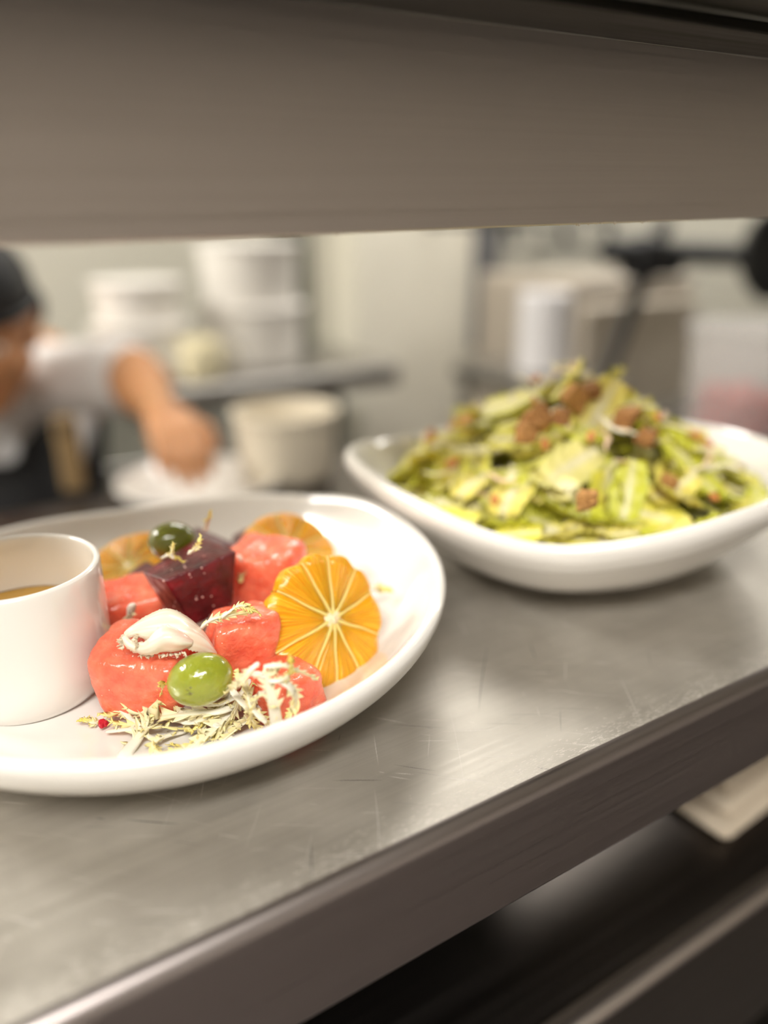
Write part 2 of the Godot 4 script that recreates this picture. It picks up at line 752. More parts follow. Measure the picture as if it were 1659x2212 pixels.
func build_pass_shelf() -> void:
	var t := thing("pass_shelf", "scratched brushed steel pass shelf under both salads with a worn folded front edge", "shelf", Vector3(0, S, 0))
	var x0 := -0.9
	var x1 := 2.4
	var rows := []
	var uvr := []
	# section from the far edge forward and round the front bend
	var sec := [Vector2(-FAR - 0.002, -0.03), Vector2(-FAR - 0.002, -0.004), Vector2(-FAR, 0)]
	for k in 13:
		sec.append(Vector2(lerpf(-FAR + 0.02, -EDGE - 0.006, k / 12.0), 0))
	var b := Bld.new()
	b.closed = false
	for q in sec:
		var row := []
		for k in 9:
			row.append(Vector3(lerpf(x0, x1, k / 8.0), q.y, q.x))
		rows.append(row)
	b.grid(rows)
	for k in b.v.size():
		var q := b.v[k]
		b.uv[k] = Vector2(q.x / 0.48, 1.0 - clampf((-q.z - EDGE - 0.002) / 0.235, 0.004, 0.996))
	part("shelf_top", b, M.shelf, t)
	b = Bld.new()
	b.closed = false
	rows = []
	var bend := []
	for k in 9:
		var a := PI / 2 * k / 8.0
		bend.append(Vector2(-EDGE - 0.006 + 0.006 * sin(a), -0.006 + 0.006 * cos(a)))
	for q in bend + [Vector2(-EDGE, -0.008), Vector2(-EDGE, -0.03), Vector2(-EDGE, -0.0505), Vector2(-EDGE - 0.0008, -0.0528), Vector2(-EDGE - 0.0025, -0.0537), Vector2(-EDGE - 0.014, -0.0537), Vector2(-EDGE - 0.015, -0.052), Vector2(-EDGE - 0.015, -0.045)]:
		rows.append([Vector3(x0, q.y, q.x), Vector3(0.4, q.y, q.x), Vector3(x1, q.y, q.x)])
	b.grid(rows)
	part("front_lip", b, M.lip, t, "dark folded front lip")
	b = Bld.new()
	b.box(Vector3((x0 + x1) / 2, -0.012, -(EDGE + FAR) / 2), Vector3(x1 - x0 - 0.01, 0.02, FAR - EDGE - 0.02), 0.002)
	part("underside", b, M.dark_steel, t)
	b = Bld.new()
	b.box(Vector3((x0 + 0.38) / 2, -0.113, -FAR + 0.006), Vector3(0.38 - x0, 0.17, 0.008), 0.001)
	part("rear_panel", b, M.dark_steel, t)
	for x in [-0.8, 1.9]:
		for z in [-0.22, -0.36]:
			b = Bld.new()
			b.box(Vector3(x, -0.11, z), Vector3(0.03, 0.18, 0.03), 0.003)
			part("post", b, M.steel, t)


func build_overshelf() -> void:
	var V := 0.24
	var p0 := at_v(0, 533, V)
	var p1 := at_v(1659, 470, V)
	var tilt := atan2(p1.y - p0.y, p1.x - p0.x)
	var t := thing("overhead_shelf", "brushed steel overhead shelf with a deep grey fascia hanging over the salads", "overhead shelf", p0)
	t.rotation.z = tilt
	var hgt := 0.0655
	var x0 := -0.42
	var x1 := 2.0
	# fascia sheet with a folded hem along its bottom edge
	var sec := [Vector2(-0.012, hgt), Vector2(0, hgt), Vector2(0, 0.0075), Vector2(0.00012, 0.0066), Vector2(0.00022, 0.0055), Vector2(0.00022, 0.001), Vector2(-0.0004, 0), Vector2(-0.003, 0), Vector2(-0.004, 0.001), Vector2(-0.004, 0.012)]
	var rows := []
	for q in sec:
		var row := []
		for k in 25:
			row.append(Vector3(lerpf(x0, x1, k / 24.0), q.y + (0.0 if q.y > 0.005 else 0.00012 * sin(k * 2.3)), q.x))
		rows.append(row)
	var b := Bld.new()
	b.closed = false
	b.grid(rows)
	part("fascia", b, M.fascia, t, "grey brushed fascia panel")
	b = Bld.new()
	rng.seed = 12
	for k in 34:
		dot(b, Vector3([0.21, 0.085, 0.26, 0.03][k % 4] + rng.randfn(0, 0.012), 0.0002, rng.randf_range(-0.002, 0.0004)), Vector3.FORWARD, rng.randf_range(0.0003, 0.0008), lin(214, 206, 190))
	part("dried_crumbs", b, M.crumb, t).set_meta("kind", "stuff")
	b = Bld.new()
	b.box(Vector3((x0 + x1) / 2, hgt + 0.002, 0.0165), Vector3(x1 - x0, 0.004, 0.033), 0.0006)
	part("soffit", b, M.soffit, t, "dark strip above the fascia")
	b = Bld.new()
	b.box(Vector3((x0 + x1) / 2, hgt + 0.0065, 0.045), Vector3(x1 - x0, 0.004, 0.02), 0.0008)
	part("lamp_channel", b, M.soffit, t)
	b = Bld.new()
	b.tube([Vector3(x0, hgt + 0.006, 0.0575), Vector3(x1, hgt + 0.006, 0.0575)], [0.0028, 0.0028], 12)
	part("front_bead", b, M.steel, t, "bright rounded front edge")
	for x in [0.02, 0.32, 0.62, 0.92]:
		b = Bld.new()
		b.lathe([Vector2(0, -0.0022), Vector2(0.0018, -0.002), Vector2(0.0032, -0.001), Vector2(0.0036, 0.0)], 16, Vector3(x, hgt + 0.0045, 0.046))
		part("rivet", b, M.steel, t)
	b = Bld.new()
	b.box(Vector3((x0 + x1) / 2, hgt + 0.016, 0.0), Vector3(x1 - x0, 0.012, 0.11), 0.002)
	part("shelf_board", b, M.steel, t)
	for x in [x0 + 0.03, x1 - 0.05]:
		b = Bld.new()
		b.tube([Vector3(x, -p0.y + S + 0.0, -0.12), Vector3(x, hgt + 0.01, -0.12)], [0.012, 0.012], 12)
		b.box(Vector3(x, hgt + 0.012, -0.09), Vector3(0.03, 0.008, 0.09), 0.001)
		part("post", b, M.steel, t)


# ------------------------------------------------------------------ plate, ramekin, bowl
func angles(table: Array, a: float) -> float:
	# smooth periodic interpolation of [degrees, value]
	var d := fposmod(rad_to_deg(a), 360.0)
	for k in table.size():
		var p: Array = table[k]
		var q: Array = table[(k + 1) % table.size()]
		var e: float = q[0] + (360.0 if k == table.size() - 1 else 0.0)
		if d >= p[0] and d < e or k == table.size() - 1:
			if d < p[0]:
				d += 360.0
			var n := table.size()
			return cubic_interpolate(p[1], q[1], table[(k + n - 1) % n][1], table[(k + 2) % n][1], (d - p[0]) / (e - p[0]))
	return 0.0


const PLATE := Vector2(0.085, 0.335)
const BOWL := Vector2(0.350, 0.338)


func build_salad_plate() -> void:
	var rim := [[0, 0.0437], [14, 0.045], [33, 0.039], [81, 0.0305], [117, 0.036], [150, 0.04], [225, 0.04], [270, 0.0395], [330, 0.042]]
	var prof := [Vector2(0, 0.0075), Vector2(0.03, 0.0075), Vector2(0.06, 0.0076), Vector2(0.08, 0.008), Vector2(0.09, 0.0094), Vector2(0.1, 0.0126), Vector2(0.108, 0.0172), Vector2(0.115, 0.0228), Vector2(0.121, 0.0292), Vector2(0.1255, 0.0350), Vector2(0.128, 0.0383), Vector2(0.1295, 0.0396), Vector2(0.131, 0.04), Vector2(0.1325, 0.0396), Vector2(0.1336, 0.0385), Vector2(0.134, 0.037), Vector2(0.1337, 0.0345), Vector2(0.1322, 0.0305), Vector2(0.1302, 0.0272), Vector2(0.129, 0.0262), Vector2(0.126, 0.0225), Vector2(0.118, 0.0152), Vector2(0.108, 0.0086), Vector2(0.098, 0.0042), Vector2(0.09, 0.0022), Vector2(0.087, 0.0012), Vector2(0.0855, 0.0002), Vector2(0.083, 0.0), Vector2(0.0805, 0.0004), Vector2(0.079, 0.0018), Vector2(0.06, 0.0022), Vector2(0, 0.0022)]
	var b := Bld.new()
	b.lathe(fine(prof), 144, Vector3.ZERO, func(q: Vector2, a: float) -> Vector2:
		var k := smoothstep(0.09, 0.134, q.x)
		return Vector2(q.x * (1.0 + 0.006 * sin(3 * a + 1.0) * k), q.y + (angles(rim, a) - 0.04) * k))
	single("salad_plate", b, M.ceramic, "white round coupe plate with a wavy raised rim holding the orange and beet salad", "plate", W(PLATE.x, 0.0, PLATE.y))


func fine(prof: Array) -> Array:
	return catmull(prof, prof.size() * 3)


func build_ramekin() -> void:
	var at := W(0.021, 0.0078, 0.3248)
	var prof := [Vector2(0, 0.006), Vector2(0.022, 0.006), Vector2(0.028, 0.008), Vector2(0.0305, 0.013), Vector2(0.0315, 0.022), Vector2(0.0318, 0.05), Vector2(0.0318, 0.0565), Vector2(0.0322, 0.0582), Vector2(0.0332, 0.0588), Vector2(0.0342, 0.0582), Vector2(0.0347, 0.0568), Vector2(0.0348, 0.05), Vector2(0.0348, 0.022), Vector2(0.0343, 0.013), Vector2(0.0325, 0.0065), Vector2(0.0300, 0.0022), Vector2(0.0285, 0.0005), Vector2(0.0270, 0.0), Vector2(0.0255, 0.0006), Vector2(0.02, 0.0012), Vector2(0, 0.0012)]
	var b := Bld.new()
	b.lathe(fine(prof), 96)
	single("ramekin", b, M.ceramic, "small white ceramic cup of oil dressing on the salad plate", "ramekin", at)
	b = Bld.new()
	b.lathe([Vector2(0, 0.0064), Vector2(0.022, 0.0064), Vector2(0.028, 0.0085), Vector2(0.0304, 0.013), Vector2(0.0313, 0.022), Vector2(0.0315, 0.0338), Vector2(0.0308, 0.0333), Vector2(0.0295, 0.033), Vector2(0, 0.033)], 64)
	single("dressing", b, M.oil_base, "golden oil dressing lying inside the small white cup", "dressing", at)


func build_bowl() -> void:
	var rim := [[10, 0.058], [60, 0.054], [105, 0.0475], [145, 0.060], [190, 0.055], [220, 0.050], [242, 0.057], [266, 0.066], [300, 0.067], [350, 0.0605]]
	var rad := [[10, 0.138], [60, 0.135], [105, 0.131], [145, 0.145], [165, 0.136], [185, 0.1305], [220, 0.135], [266, 0.135], [350, 0.141]]
	var prof := [Vector2(0, 0.0075), Vector2(0.04, 0.0078), Vector2(0.065, 0.0095), Vector2(0.085, 0.015), Vector2(0.103, 0.0245), Vector2(0.117, 0.0365), Vector2(0.1265, 0.0478), Vector2(0.1295, 0.0515), Vector2(0.1315, 0.0535), Vector2(0.1335, 0.0545), Vector2(0.136, 0.0538), Vector2(0.1375, 0.052), Vector2(0.138, 0.0495), Vector2(0.1372, 0.0455), Vector2(0.134, 0.0395), Vector2(0.1325, 0.0378), Vector2(0.128, 0.0325), Vector2(0.118, 0.0225), Vector2(0.105, 0.0135), Vector2(0.092, 0.0065), Vector2(0.083, 0.0028), Vector2(0.08, 0.0012), Vector2(0.0785, 0.0002), Vector2(0.076, 0.0), Vector2(0.0735, 0.0006), Vector2(0.07, 0.002), Vector2(0, 0.002)]
	var b := Bld.new()
	b.lathe(fine(prof), 144, Vector3.ZERO, func(q: Vector2, a: float) -> Vector2:
		var k := smoothstep(0.07, 0.138, q.x)
		return Vector2(q.x * (1.0 + (angles(rad, a) / 0.138 - 1.0) * k), q.y + (angles(rim, a) - 0.0545) * k))
	single("salad_bowl", b, M.ceramic, "white wavy rimmed shallow bowl heaped with chopped lettuce and croutons", "bowl", W(BOWL.x, 0.0, BOWL.y))


# ------------------------------------------------------------------ the orange, beet and melon salad
const FLOOR := 0.0085     # plate floor above the shelf top


func cam_turn(yaw: float, pitch := 0.0, roll := 0.0) -> Basis:
	# a turn given relative to the direction from the viewer, about upright axes
	return Basis(Vector3.UP, deg_to_rad(yaw - YAW)) * Basis(Vector3.RIGHT, deg_to_rad(pitch)) * Basis(Vector3.BACK, deg_to_rad(roll))


func melon(label: String, at: Vector3, half: Vector3, turn: Basis, power: float, seed_: int, jitter := 0.16) -> void:
	rng.seed = seed_
	var b := lump(box_planes(half, jitter), power, 5, nz(seed_, 0.06, 3), 0.0016)
	var o := thing("watermelon_chunk", label, "watermelon", at, "watermelon chunks on the salad plate")
	o.basis = turn
	part("flesh", b, M.melon, o)
	# pale seed traces and droplets on the skin
	var d := Bld.new()
	for k in 26:
		var i := rng.randi() % b.v.size()
		var r := rng.randf_range(0.00018, 0.00042)
		dot(d, b.v[i], b.v[i].normalized(), r, lin(250, 205, 185))
	var q := part("droplets", d, M.petal, o)
	q.set_meta("kind", "stuff")


func dot(d: Bld, at: Vector3, n: Vector3, r: float, c: Color) -> void:
	var s := ico(1)
	var i := d.v.size()
	d.col = c
	for w in s[0]:
		var t: Vector3 = w * r
		t -= n * n.dot(t) * 0.5
		d.p(at + t)
	for k in s[1]:
		d.ix.append(i + k)


func solid6(called: String, label: String, category: String, pts: Array, mat: Material, power: float, level: int, group: String, bump := 0.0005) -> Node3D:
	var mid := Vector3.ZERO
	for p in pts:
		mid += p / 8.0
	var b := lump(hexa_planes(pts, mid), power, level, nz(int(mid.x * 9000), 0.09, 3), bump)
	var o := thing(called, label, category, mid, group)
	part("flesh", b, mat, o)
	return o


# one wedge of an orange slice in its own plane: x, y across the slice, z its thickness
func segment(a0: float, a1: float, core: float, rad: Callable, thick: float, seed_: int) -> Bld:
	var b := Bld.new()
	var n := nz(seed_, 0.25, 2)
	var nr := 12
	var na := 12
	var gap := 0.0004
	for side in [1.0, -1.0]:
		var rows := []
		for i in nr + 1:
			var row := []
			var s := float(i) / nr
			for j in na + 1:
				var t := float(j) / na
				var a := lerpf(a0, a1, t)
				var rr: float = rad.call(a) * (1.0 - 0.035 * pow(absf(2 * t - 1), 4))
				var r := lerpf(core, rr, s)
				var w := (a1 - a0) * r
				var tt := lerpf(gap / w, 1.0 - gap / w, t) if w > 2.5 * gap else 0.5
				a = lerpf(a0, a1, tt)
				var e := maxf(pow(absf(2 * t - 1), 5), pow(absf(2 * s - 1), 7))
				var z := thick * 0.5 * (1.0 - 0.42 * e)
				z += 0.00035 * n.get_noise_2d(r * 1400.0, a * 14.0) * (1.0 - e)
				row.append(Vector3(cos(a) * r, sin(a) * r, side * z))
			rows.append(row)
		b.grid(rows, false, false, side < 0)
	# sides: copy the border so the edges shade crisply
	var w1 := na + 1
	var off := (nr + 1) * w1
	var ring := []
	for j in w1: ring.append(j)
	for i in range(1, nr + 1): ring.append(i * w1 + na)
	for j in range(na - 1, -1, -1): ring.append(nr * w1 + j)
	for i in range(nr - 1, 0, -1): ring.append(i * w1)
	var rows2 := [[], [], []]
	for k in ring:
		rows2[0].append(b.v[k])
		rows2[1].append((b.v[k] + b.v[k + off]) / 2.0 * Vector3(1.012, 1.012, 1))
		rows2[2].append(b.v[k + off])
	b.grid(rows2, false, true, true)
	return b


func orange_slice(label: String, at: Vector3, basis: Basis, cuts: Array, rads: Array, scale_ := 1.0, thick := 0.0105) -> Node3D:
	var o := thing("orange_slice", label, "orange slice", at, "orange slices on the salad plate")
	o.basis = basis * Basis.from_scale(Vector3.ONE * scale_)
	var rad := func(a: float) -> float:
		return angles(rads, a) * 0.001
	for k in cuts.size():
		var a0: float = deg_to_rad(cuts[k])
		var a1: float = deg_to_rad(cuts[(k + 1) % cuts.size()] + (360.0 if k == cuts.size() - 1 else 0.0))
		var f := segment(a0, a1, 0.0030, rad, thick, 100 + k)
		part("segment", f, M.orange, o)
		var m := Bld.new()
		var r: float = rad.call(a0) * 0.985
		var q := Basis(Vector3.BACK, a0)
		var ring := []
		for i in 9:
			var s := i / 8.0
			var x := lerpf(0.002, r, s)
			var y := 0.0002 * sin(s * 9.0 + k)
			var w := lerpf(0.0011, 0.00042, sqrt(s))
			var z := thick * (0.475 - 0.12 * pow(s, 8))
			ring.append([q * Vector3(x, y - w, -z), q * Vector3(x, y - w, z * 0.9), q * Vector3(x, y, z), q * Vector3(x, y + w, z * 0.9), q * Vector3(x, y + w, -z)])
		m.grid(ring, false, true)
		part("membrane", m, M.membrane, o, "pale membrane between the segments")
	var c := lump(box_planes(Vector3(0.0046, 0.0038, thick * 0.46), 0.3), 4.0, 3, nz(7, 0.5, 2), 0.0014)
	part("pith_core", c, M.pith, o, "white pith core")
	return o


func olive(label: String, at: Vector3, half: Vector3, turn: Basis, base: Color, scar := Vector3.ZERO) -> void:
	var b := Bld.new()
	var s := ico(5)
	var n := nz(73, 0.9, 3)
	for d in s[0]:
		var w: Vector3 = d * half
		var k: float = n.get_noise_3dv(d * 1.6)
		var c := base.lerp(lin(120, 130, 30), clampf(k * 0.35 + 0.1, 0, 0.5))
		if scar != Vector3.ZERO:
			var q: Vector3 = turn * d
			var dx := (q - scar)
			var up := dx.dot(cam_basis.y)
			var sd := dx.dot(cam_basis.x) + 0.05 * sin(up * 34.0) + 0.05 * n.get_noise_1d(up * 60.0)
			var f := exp(-pow(sd / 0.055, 2)) * (1.0 - smoothstep(0.13, 0.19, absf(up)))
			var core := exp(-(pow((up + 0.12) / 0.06, 2) + pow((dx.dot(cam_basis.x) - 0.03) / 0.07, 2)))
			f = maxf(f * (0.55 + 0.45 * sin(up * 60.0 + sd * 40.0)), core)
			if q.dot(scar) > 0.6:
				w *= 1.0 - 0.05 * f
				c = c.lerp(lin(88, 70, 32), clampf(f * 0.85, 0, 0.85))
		b.col = c
		b.p(w)
	b.ix.append_array(s[1])
	var o := thing("green_olive", label, "olive", at, "green olives on the salad plate")
	o.basis = turn
	part("flesh", b, M.olive, o)


# frilly endive frond: a pale stem along «pts» with toothed side lobes
func frond(pts: Array, w0: float, seed_: int, green := 0.5, lobes := 7, big := 1.0) -> Bld:
	var r := RandomNumberGenerator.new()
	r.seed = seed_
	var b := Bld.new()
	b.closed = false
	var n := 26
	var sp := catmull(pts, n)
	var white := lin(255, 252, 240)
	var pale := lin(255, 248, 216)
	var tipc := lin(255, 244, 170).lerp(lin(252, 236, 124), green)
	var rad := []
	var cc := []
	for i in n:
		var t := float(i) / (n - 1)
		rad.append(w0 * (1.0 - 0.72 * t) * (0.6 + 0.4 * minf(1.0, t * 8.0)))
		cc.append(white.lerp(pale, smoothstep(0.2, 0.8, t)).lerp(tipc, smoothstep(0.65, 1.0, t) * green))
	b.tube(sp, rad, 8, cc, 0.5)
	blade(b, sp, w0 * big, white, pale, tipc, green, r)
	lobes = maxi(2, lobes / 2)
	for k in lobes + 1:
		var last := k == lobes
		var t := 1.0 if last else lerpf(0.2, 0.97, (k + r.randf_range(-0.3, 0.3)) / float(lobes))
		t = clampf(t, 0.05, 1.0)
		var i := mini(int(t * (n - 1)), n - 2)
		var pos: Vector3 = sp[i].lerp(sp[i + 1], t * (n - 1) - i)
		var along: Vector3 = (sp[i + 1] - sp[i]).normalized()
		var up := (Vector3.UP + cam_basis.z * 0.6 + Vector3(r.randf_range(-0.7, 0.7), 0, r.randf_range(-0.7, 0.7))).normalized()
		var out := along.cross(up).normalized() * (1.0 if k % 2 else -1.0)
		if last:
			out = along
		var ln := w0 * big * r.randf_range(1.5, 3.0) * (0.6 + 0.6 * t)
		var dir := (out * 0.7 + along * r.randf_range(0.3, 1.1) + up * r.randf_range(-0.2, 0.5)).normalized()
		lobe(b, pos - dir * w0 * 0.2, dir, up, ln, w0 * r.randf_range(0.55, 0.9), cc[i].lerp(tipc, 0.25 * green), tipc, green, r, 1)
	return b


# toothed leaf margin along the stem
func blade(b: Bld, sp: Array, w0: float, white: Color, pale: Color, tipc: Color, green: float, r: RandomNumberGenerator) -> void:
	var pts := catmull(sp, 60)
	var teeth := r.randf_range(6.0, 10.0)
	var ph := [r.randf(), r.randf()]
	var tw := r.randf_range(-1.6, 1.6)
	var tw0 := r.randf_range(-0.8, 0.8)
	var curl := r.randf_range(-0.2, 0.9)
	var from := r.randf_range(0.12, 0.4)
	var rows := []
	var cols := []
	for i in 60:
		var t := i / 59.0
		var along: Vector3 = (pts[mini(i + 1, 59)] - pts[maxi(i - 1, 0)]).normalized()
		var up0 := (Vector3.UP + cam_basis.z * 0.8).normalized()
		var side := along.cross(up0).normalized()
		side = side.rotated(along, tw0 + tw * t)
		var up := side.cross(along)
		var env := smoothstep(from - 0.12, from + 0.25, t) * (1.0 - 0.55 * t)
		var row := []
		var cr := []
		for j in 9:
			var a := j / 4.0 - 1.0
			var f := fposmod(t * teeth + ph[0 if a < 0 else 1], 1.0)
			var w := w0 * 2.5 * env * (0.22 + 0.78 * pow(f, 1.3)) + 0.00015
			var lean := w * absf(a) * (0.4 + 0.6 * f)
			row.append(pts[i] + side * a * w + along * lean * 0.6 + up * (curl * w * a * a + 0.25 * w * sin(t * 25.0 + a * 3.0) * absf(a)))
			var q := white.lerp(pale, smoothstep(0.1, 0.7, absf(a)))
			cr.append(q.lerp(tipc, clampf(smoothstep(0.35, 1.0, t) * green + 0.5 * green * pow(absf(a), 3.0), 0, 1)))
		rows.append(row)
		cols.append(cr)
	b.append(sheet(rows, 0.00045, cols))


func lobe(b: Bld, pos: Vector3, dir: Vector3, up: Vector3, ln: float, w: float, c0: Color, c1: Color, green: float, r: RandomNumberGenerator, depth: int) -> void:
	var n := 6
	var side := dir.cross(up).normalized()
	up = side.cross(dir)
	var curl := r.randf_range(-0.9, 1.2)
	var bend := r.randf_range(-0.7, 0.7)
	var rows := []
	var cols := []
	var spine := []
	for i in n + 1:
		var t := float(i) / n
		var c := pos + dir * ln * t + up * ln * curl * t * t * 0.5 + side * ln * bend * t * t * 0.5
		spine.append(c)
		var ww := w * (1.0 - pow(t, 1.6)) * (0.75 + 0.5 * sin(t * 3.0)) + 0.00004
		rows.append([c - side * ww + up * ww * 0.35, c - up * 0.00012, c + side * ww + up * ww * 0.35, c + up * 0.00022])
		var q := c0.lerp(c1, smoothstep(0.2, 1.0, t) * (0.3 + 0.7 * green))
		cols.append([q, q, q, q])
	b.grid(rows, false, true, false, true, cols)
	if depth > 0:
		for k in r.randi_range(2, 5):
			var i := r.randi_range(1, n - 1)
			var s := 1.0 if r.randf() < 0.5 else -1.0
			var d2 := (dir * r.randf_range(0.4, 1.0) + side * s * 0.8 + up * r.randf_range(-0.3, 0.5)).normalized()
			lobe(b, spine[i], d2, up, ln * r.randf_range(0.22, 0.5), w * 0.42, c0.lerp(c1, 0.5), c1, green, r, depth - 1 if ln > 0.006 else 0)


# frond given by photograph points [x, y, height above the shelf]
func frisee(pts: Array, w0: float, seed_: int, green: float, lobes: int, label := "", group := "", big := 1.0) -> void:
	var w := []
	for p in pts:
		w.append(at_y(p[0], p[1], p[2]))
	var o: Vector3 = w[0]
	for k in w.size():
		w[k] -= o
	var l := label if label else "frilly pale frisee frond in the tangle along the front of the salad plate"
	single("frisee_frond", frond(w, w0 * 1.5, seed_, green, lobes, big), M.frisee, l, "frisee", o, group if label else "frisee fronds in the front tangle")


# curved leaf sheet through rows of points, thick, with a toothed rim at its first row
func sheet(rows: Array, thick: float, cols: Array) -> Bld:
	var b := Bld.new()
	var nr := rows.size()
	var nc: int = rows[0].size()
	var nor := []
	for i in nr:
		var q := []
		for j in nc:
			var du: Vector3 = rows[mini(i + 1, nr - 1)][j] - rows[maxi(i - 1, 0)][j]
			var dv: Vector3 = rows[i][mini(j + 1, nc - 1)] - rows[i][maxi(j - 1, 0)]
			q.append(du.cross(dv).normalized())
		nor.append(q)
	var loop := []
	var lc := []
	for i in nr:
		var row := []
		var cr := []
		for j in nc:
			var e := 1.0 - pow(absf(2.0 * j / (nc - 1) - 1.0), 6) * 0.7
			row.append(rows[i][j] + nor[i][j] * thick * 0.5 * e)
			cr.append(cols[i][j])
		for j in range(nc - 1, -1, -1):
			var e := 1.0 - pow(absf(2.0 * j / (nc - 1) - 1.0), 6) * 0.7
			row.append(rows[i][j] - nor[i][j] * thick * 0.5 * e)
			cr.append(cols[i][j])
		loop.append(row)
		lc.append(cr)
	b.grid(loop, false, true, false, true, lc)
	return b


func petal(rows_px: Array, seed_: int, thick: float, nr := 64, nc := 22) -> Bld:
	# rows_px: along the leaf, each row = points across it as [x, y, depth]
	var ctrl := []
	for row in rows_px:
		var q := []
		for p in row:
			q.append(at_d(p[0], p[1], p[2]))
		ctrl.append(catmull(q, nc))
	var rows := []
	var cols := []
	var n := nz(seed_, 0.35, 3)
	for j in nc:
		var q := []
		for i in ctrl.size():
			q.append(ctrl[i][j])
		var l := catmull(q, nr)
		for i in nr:
			if j == 0:
				rows.append([]); cols.append([])
			rows[i].append(l[i])
	var jr := RandomNumberGenerator.new()
	jr.seed = seed_
	for i in nr:
		var t := float(i) / (nr - 1)
		for e in [[0, 1], [nc - 1, nc - 2]]:
			var away: Vector3 = (rows[i][e[0]] - rows[i][e[1]]).normalized()
			rows[i][e[0]] += away * (0.0010 if i % 2 else 0.0) * jr.randf_range(0.0, 1.3) * (1.0 - smoothstep(0.55, 0.9, t))
		for j in nc:
			var s := float(j) / (nc - 1)
			var vein := n.get_noise_2d(s * 60.0, t * 4.0)
			rows[i][j] += (rows[i][j] - rows[i][maxi(j - 1, 0)]).cross(Vector3.UP) * 0.0 + cam_basis.z * vein * 0.00035
			var c := lin(240, 226, 200).lerp(lin(238, 176, 158), smoothstep(0.5, 1.0, t) * 0.8)
			c = c.lerp(lin(252, 246, 230), clampf(vein * 1.2 + 0.3, 0, 0.9))
			c = c.lerp(lin(222, 130, 124), smoothstep(0.82, 1.0, absf(2 * s - 1)) * 0.35 * smoothstep(0.2, 0.6, absf(n.get_noise_1d(t * 30.0))))
			cols[i].append(c)
	return sheet(rows, thick, cols)


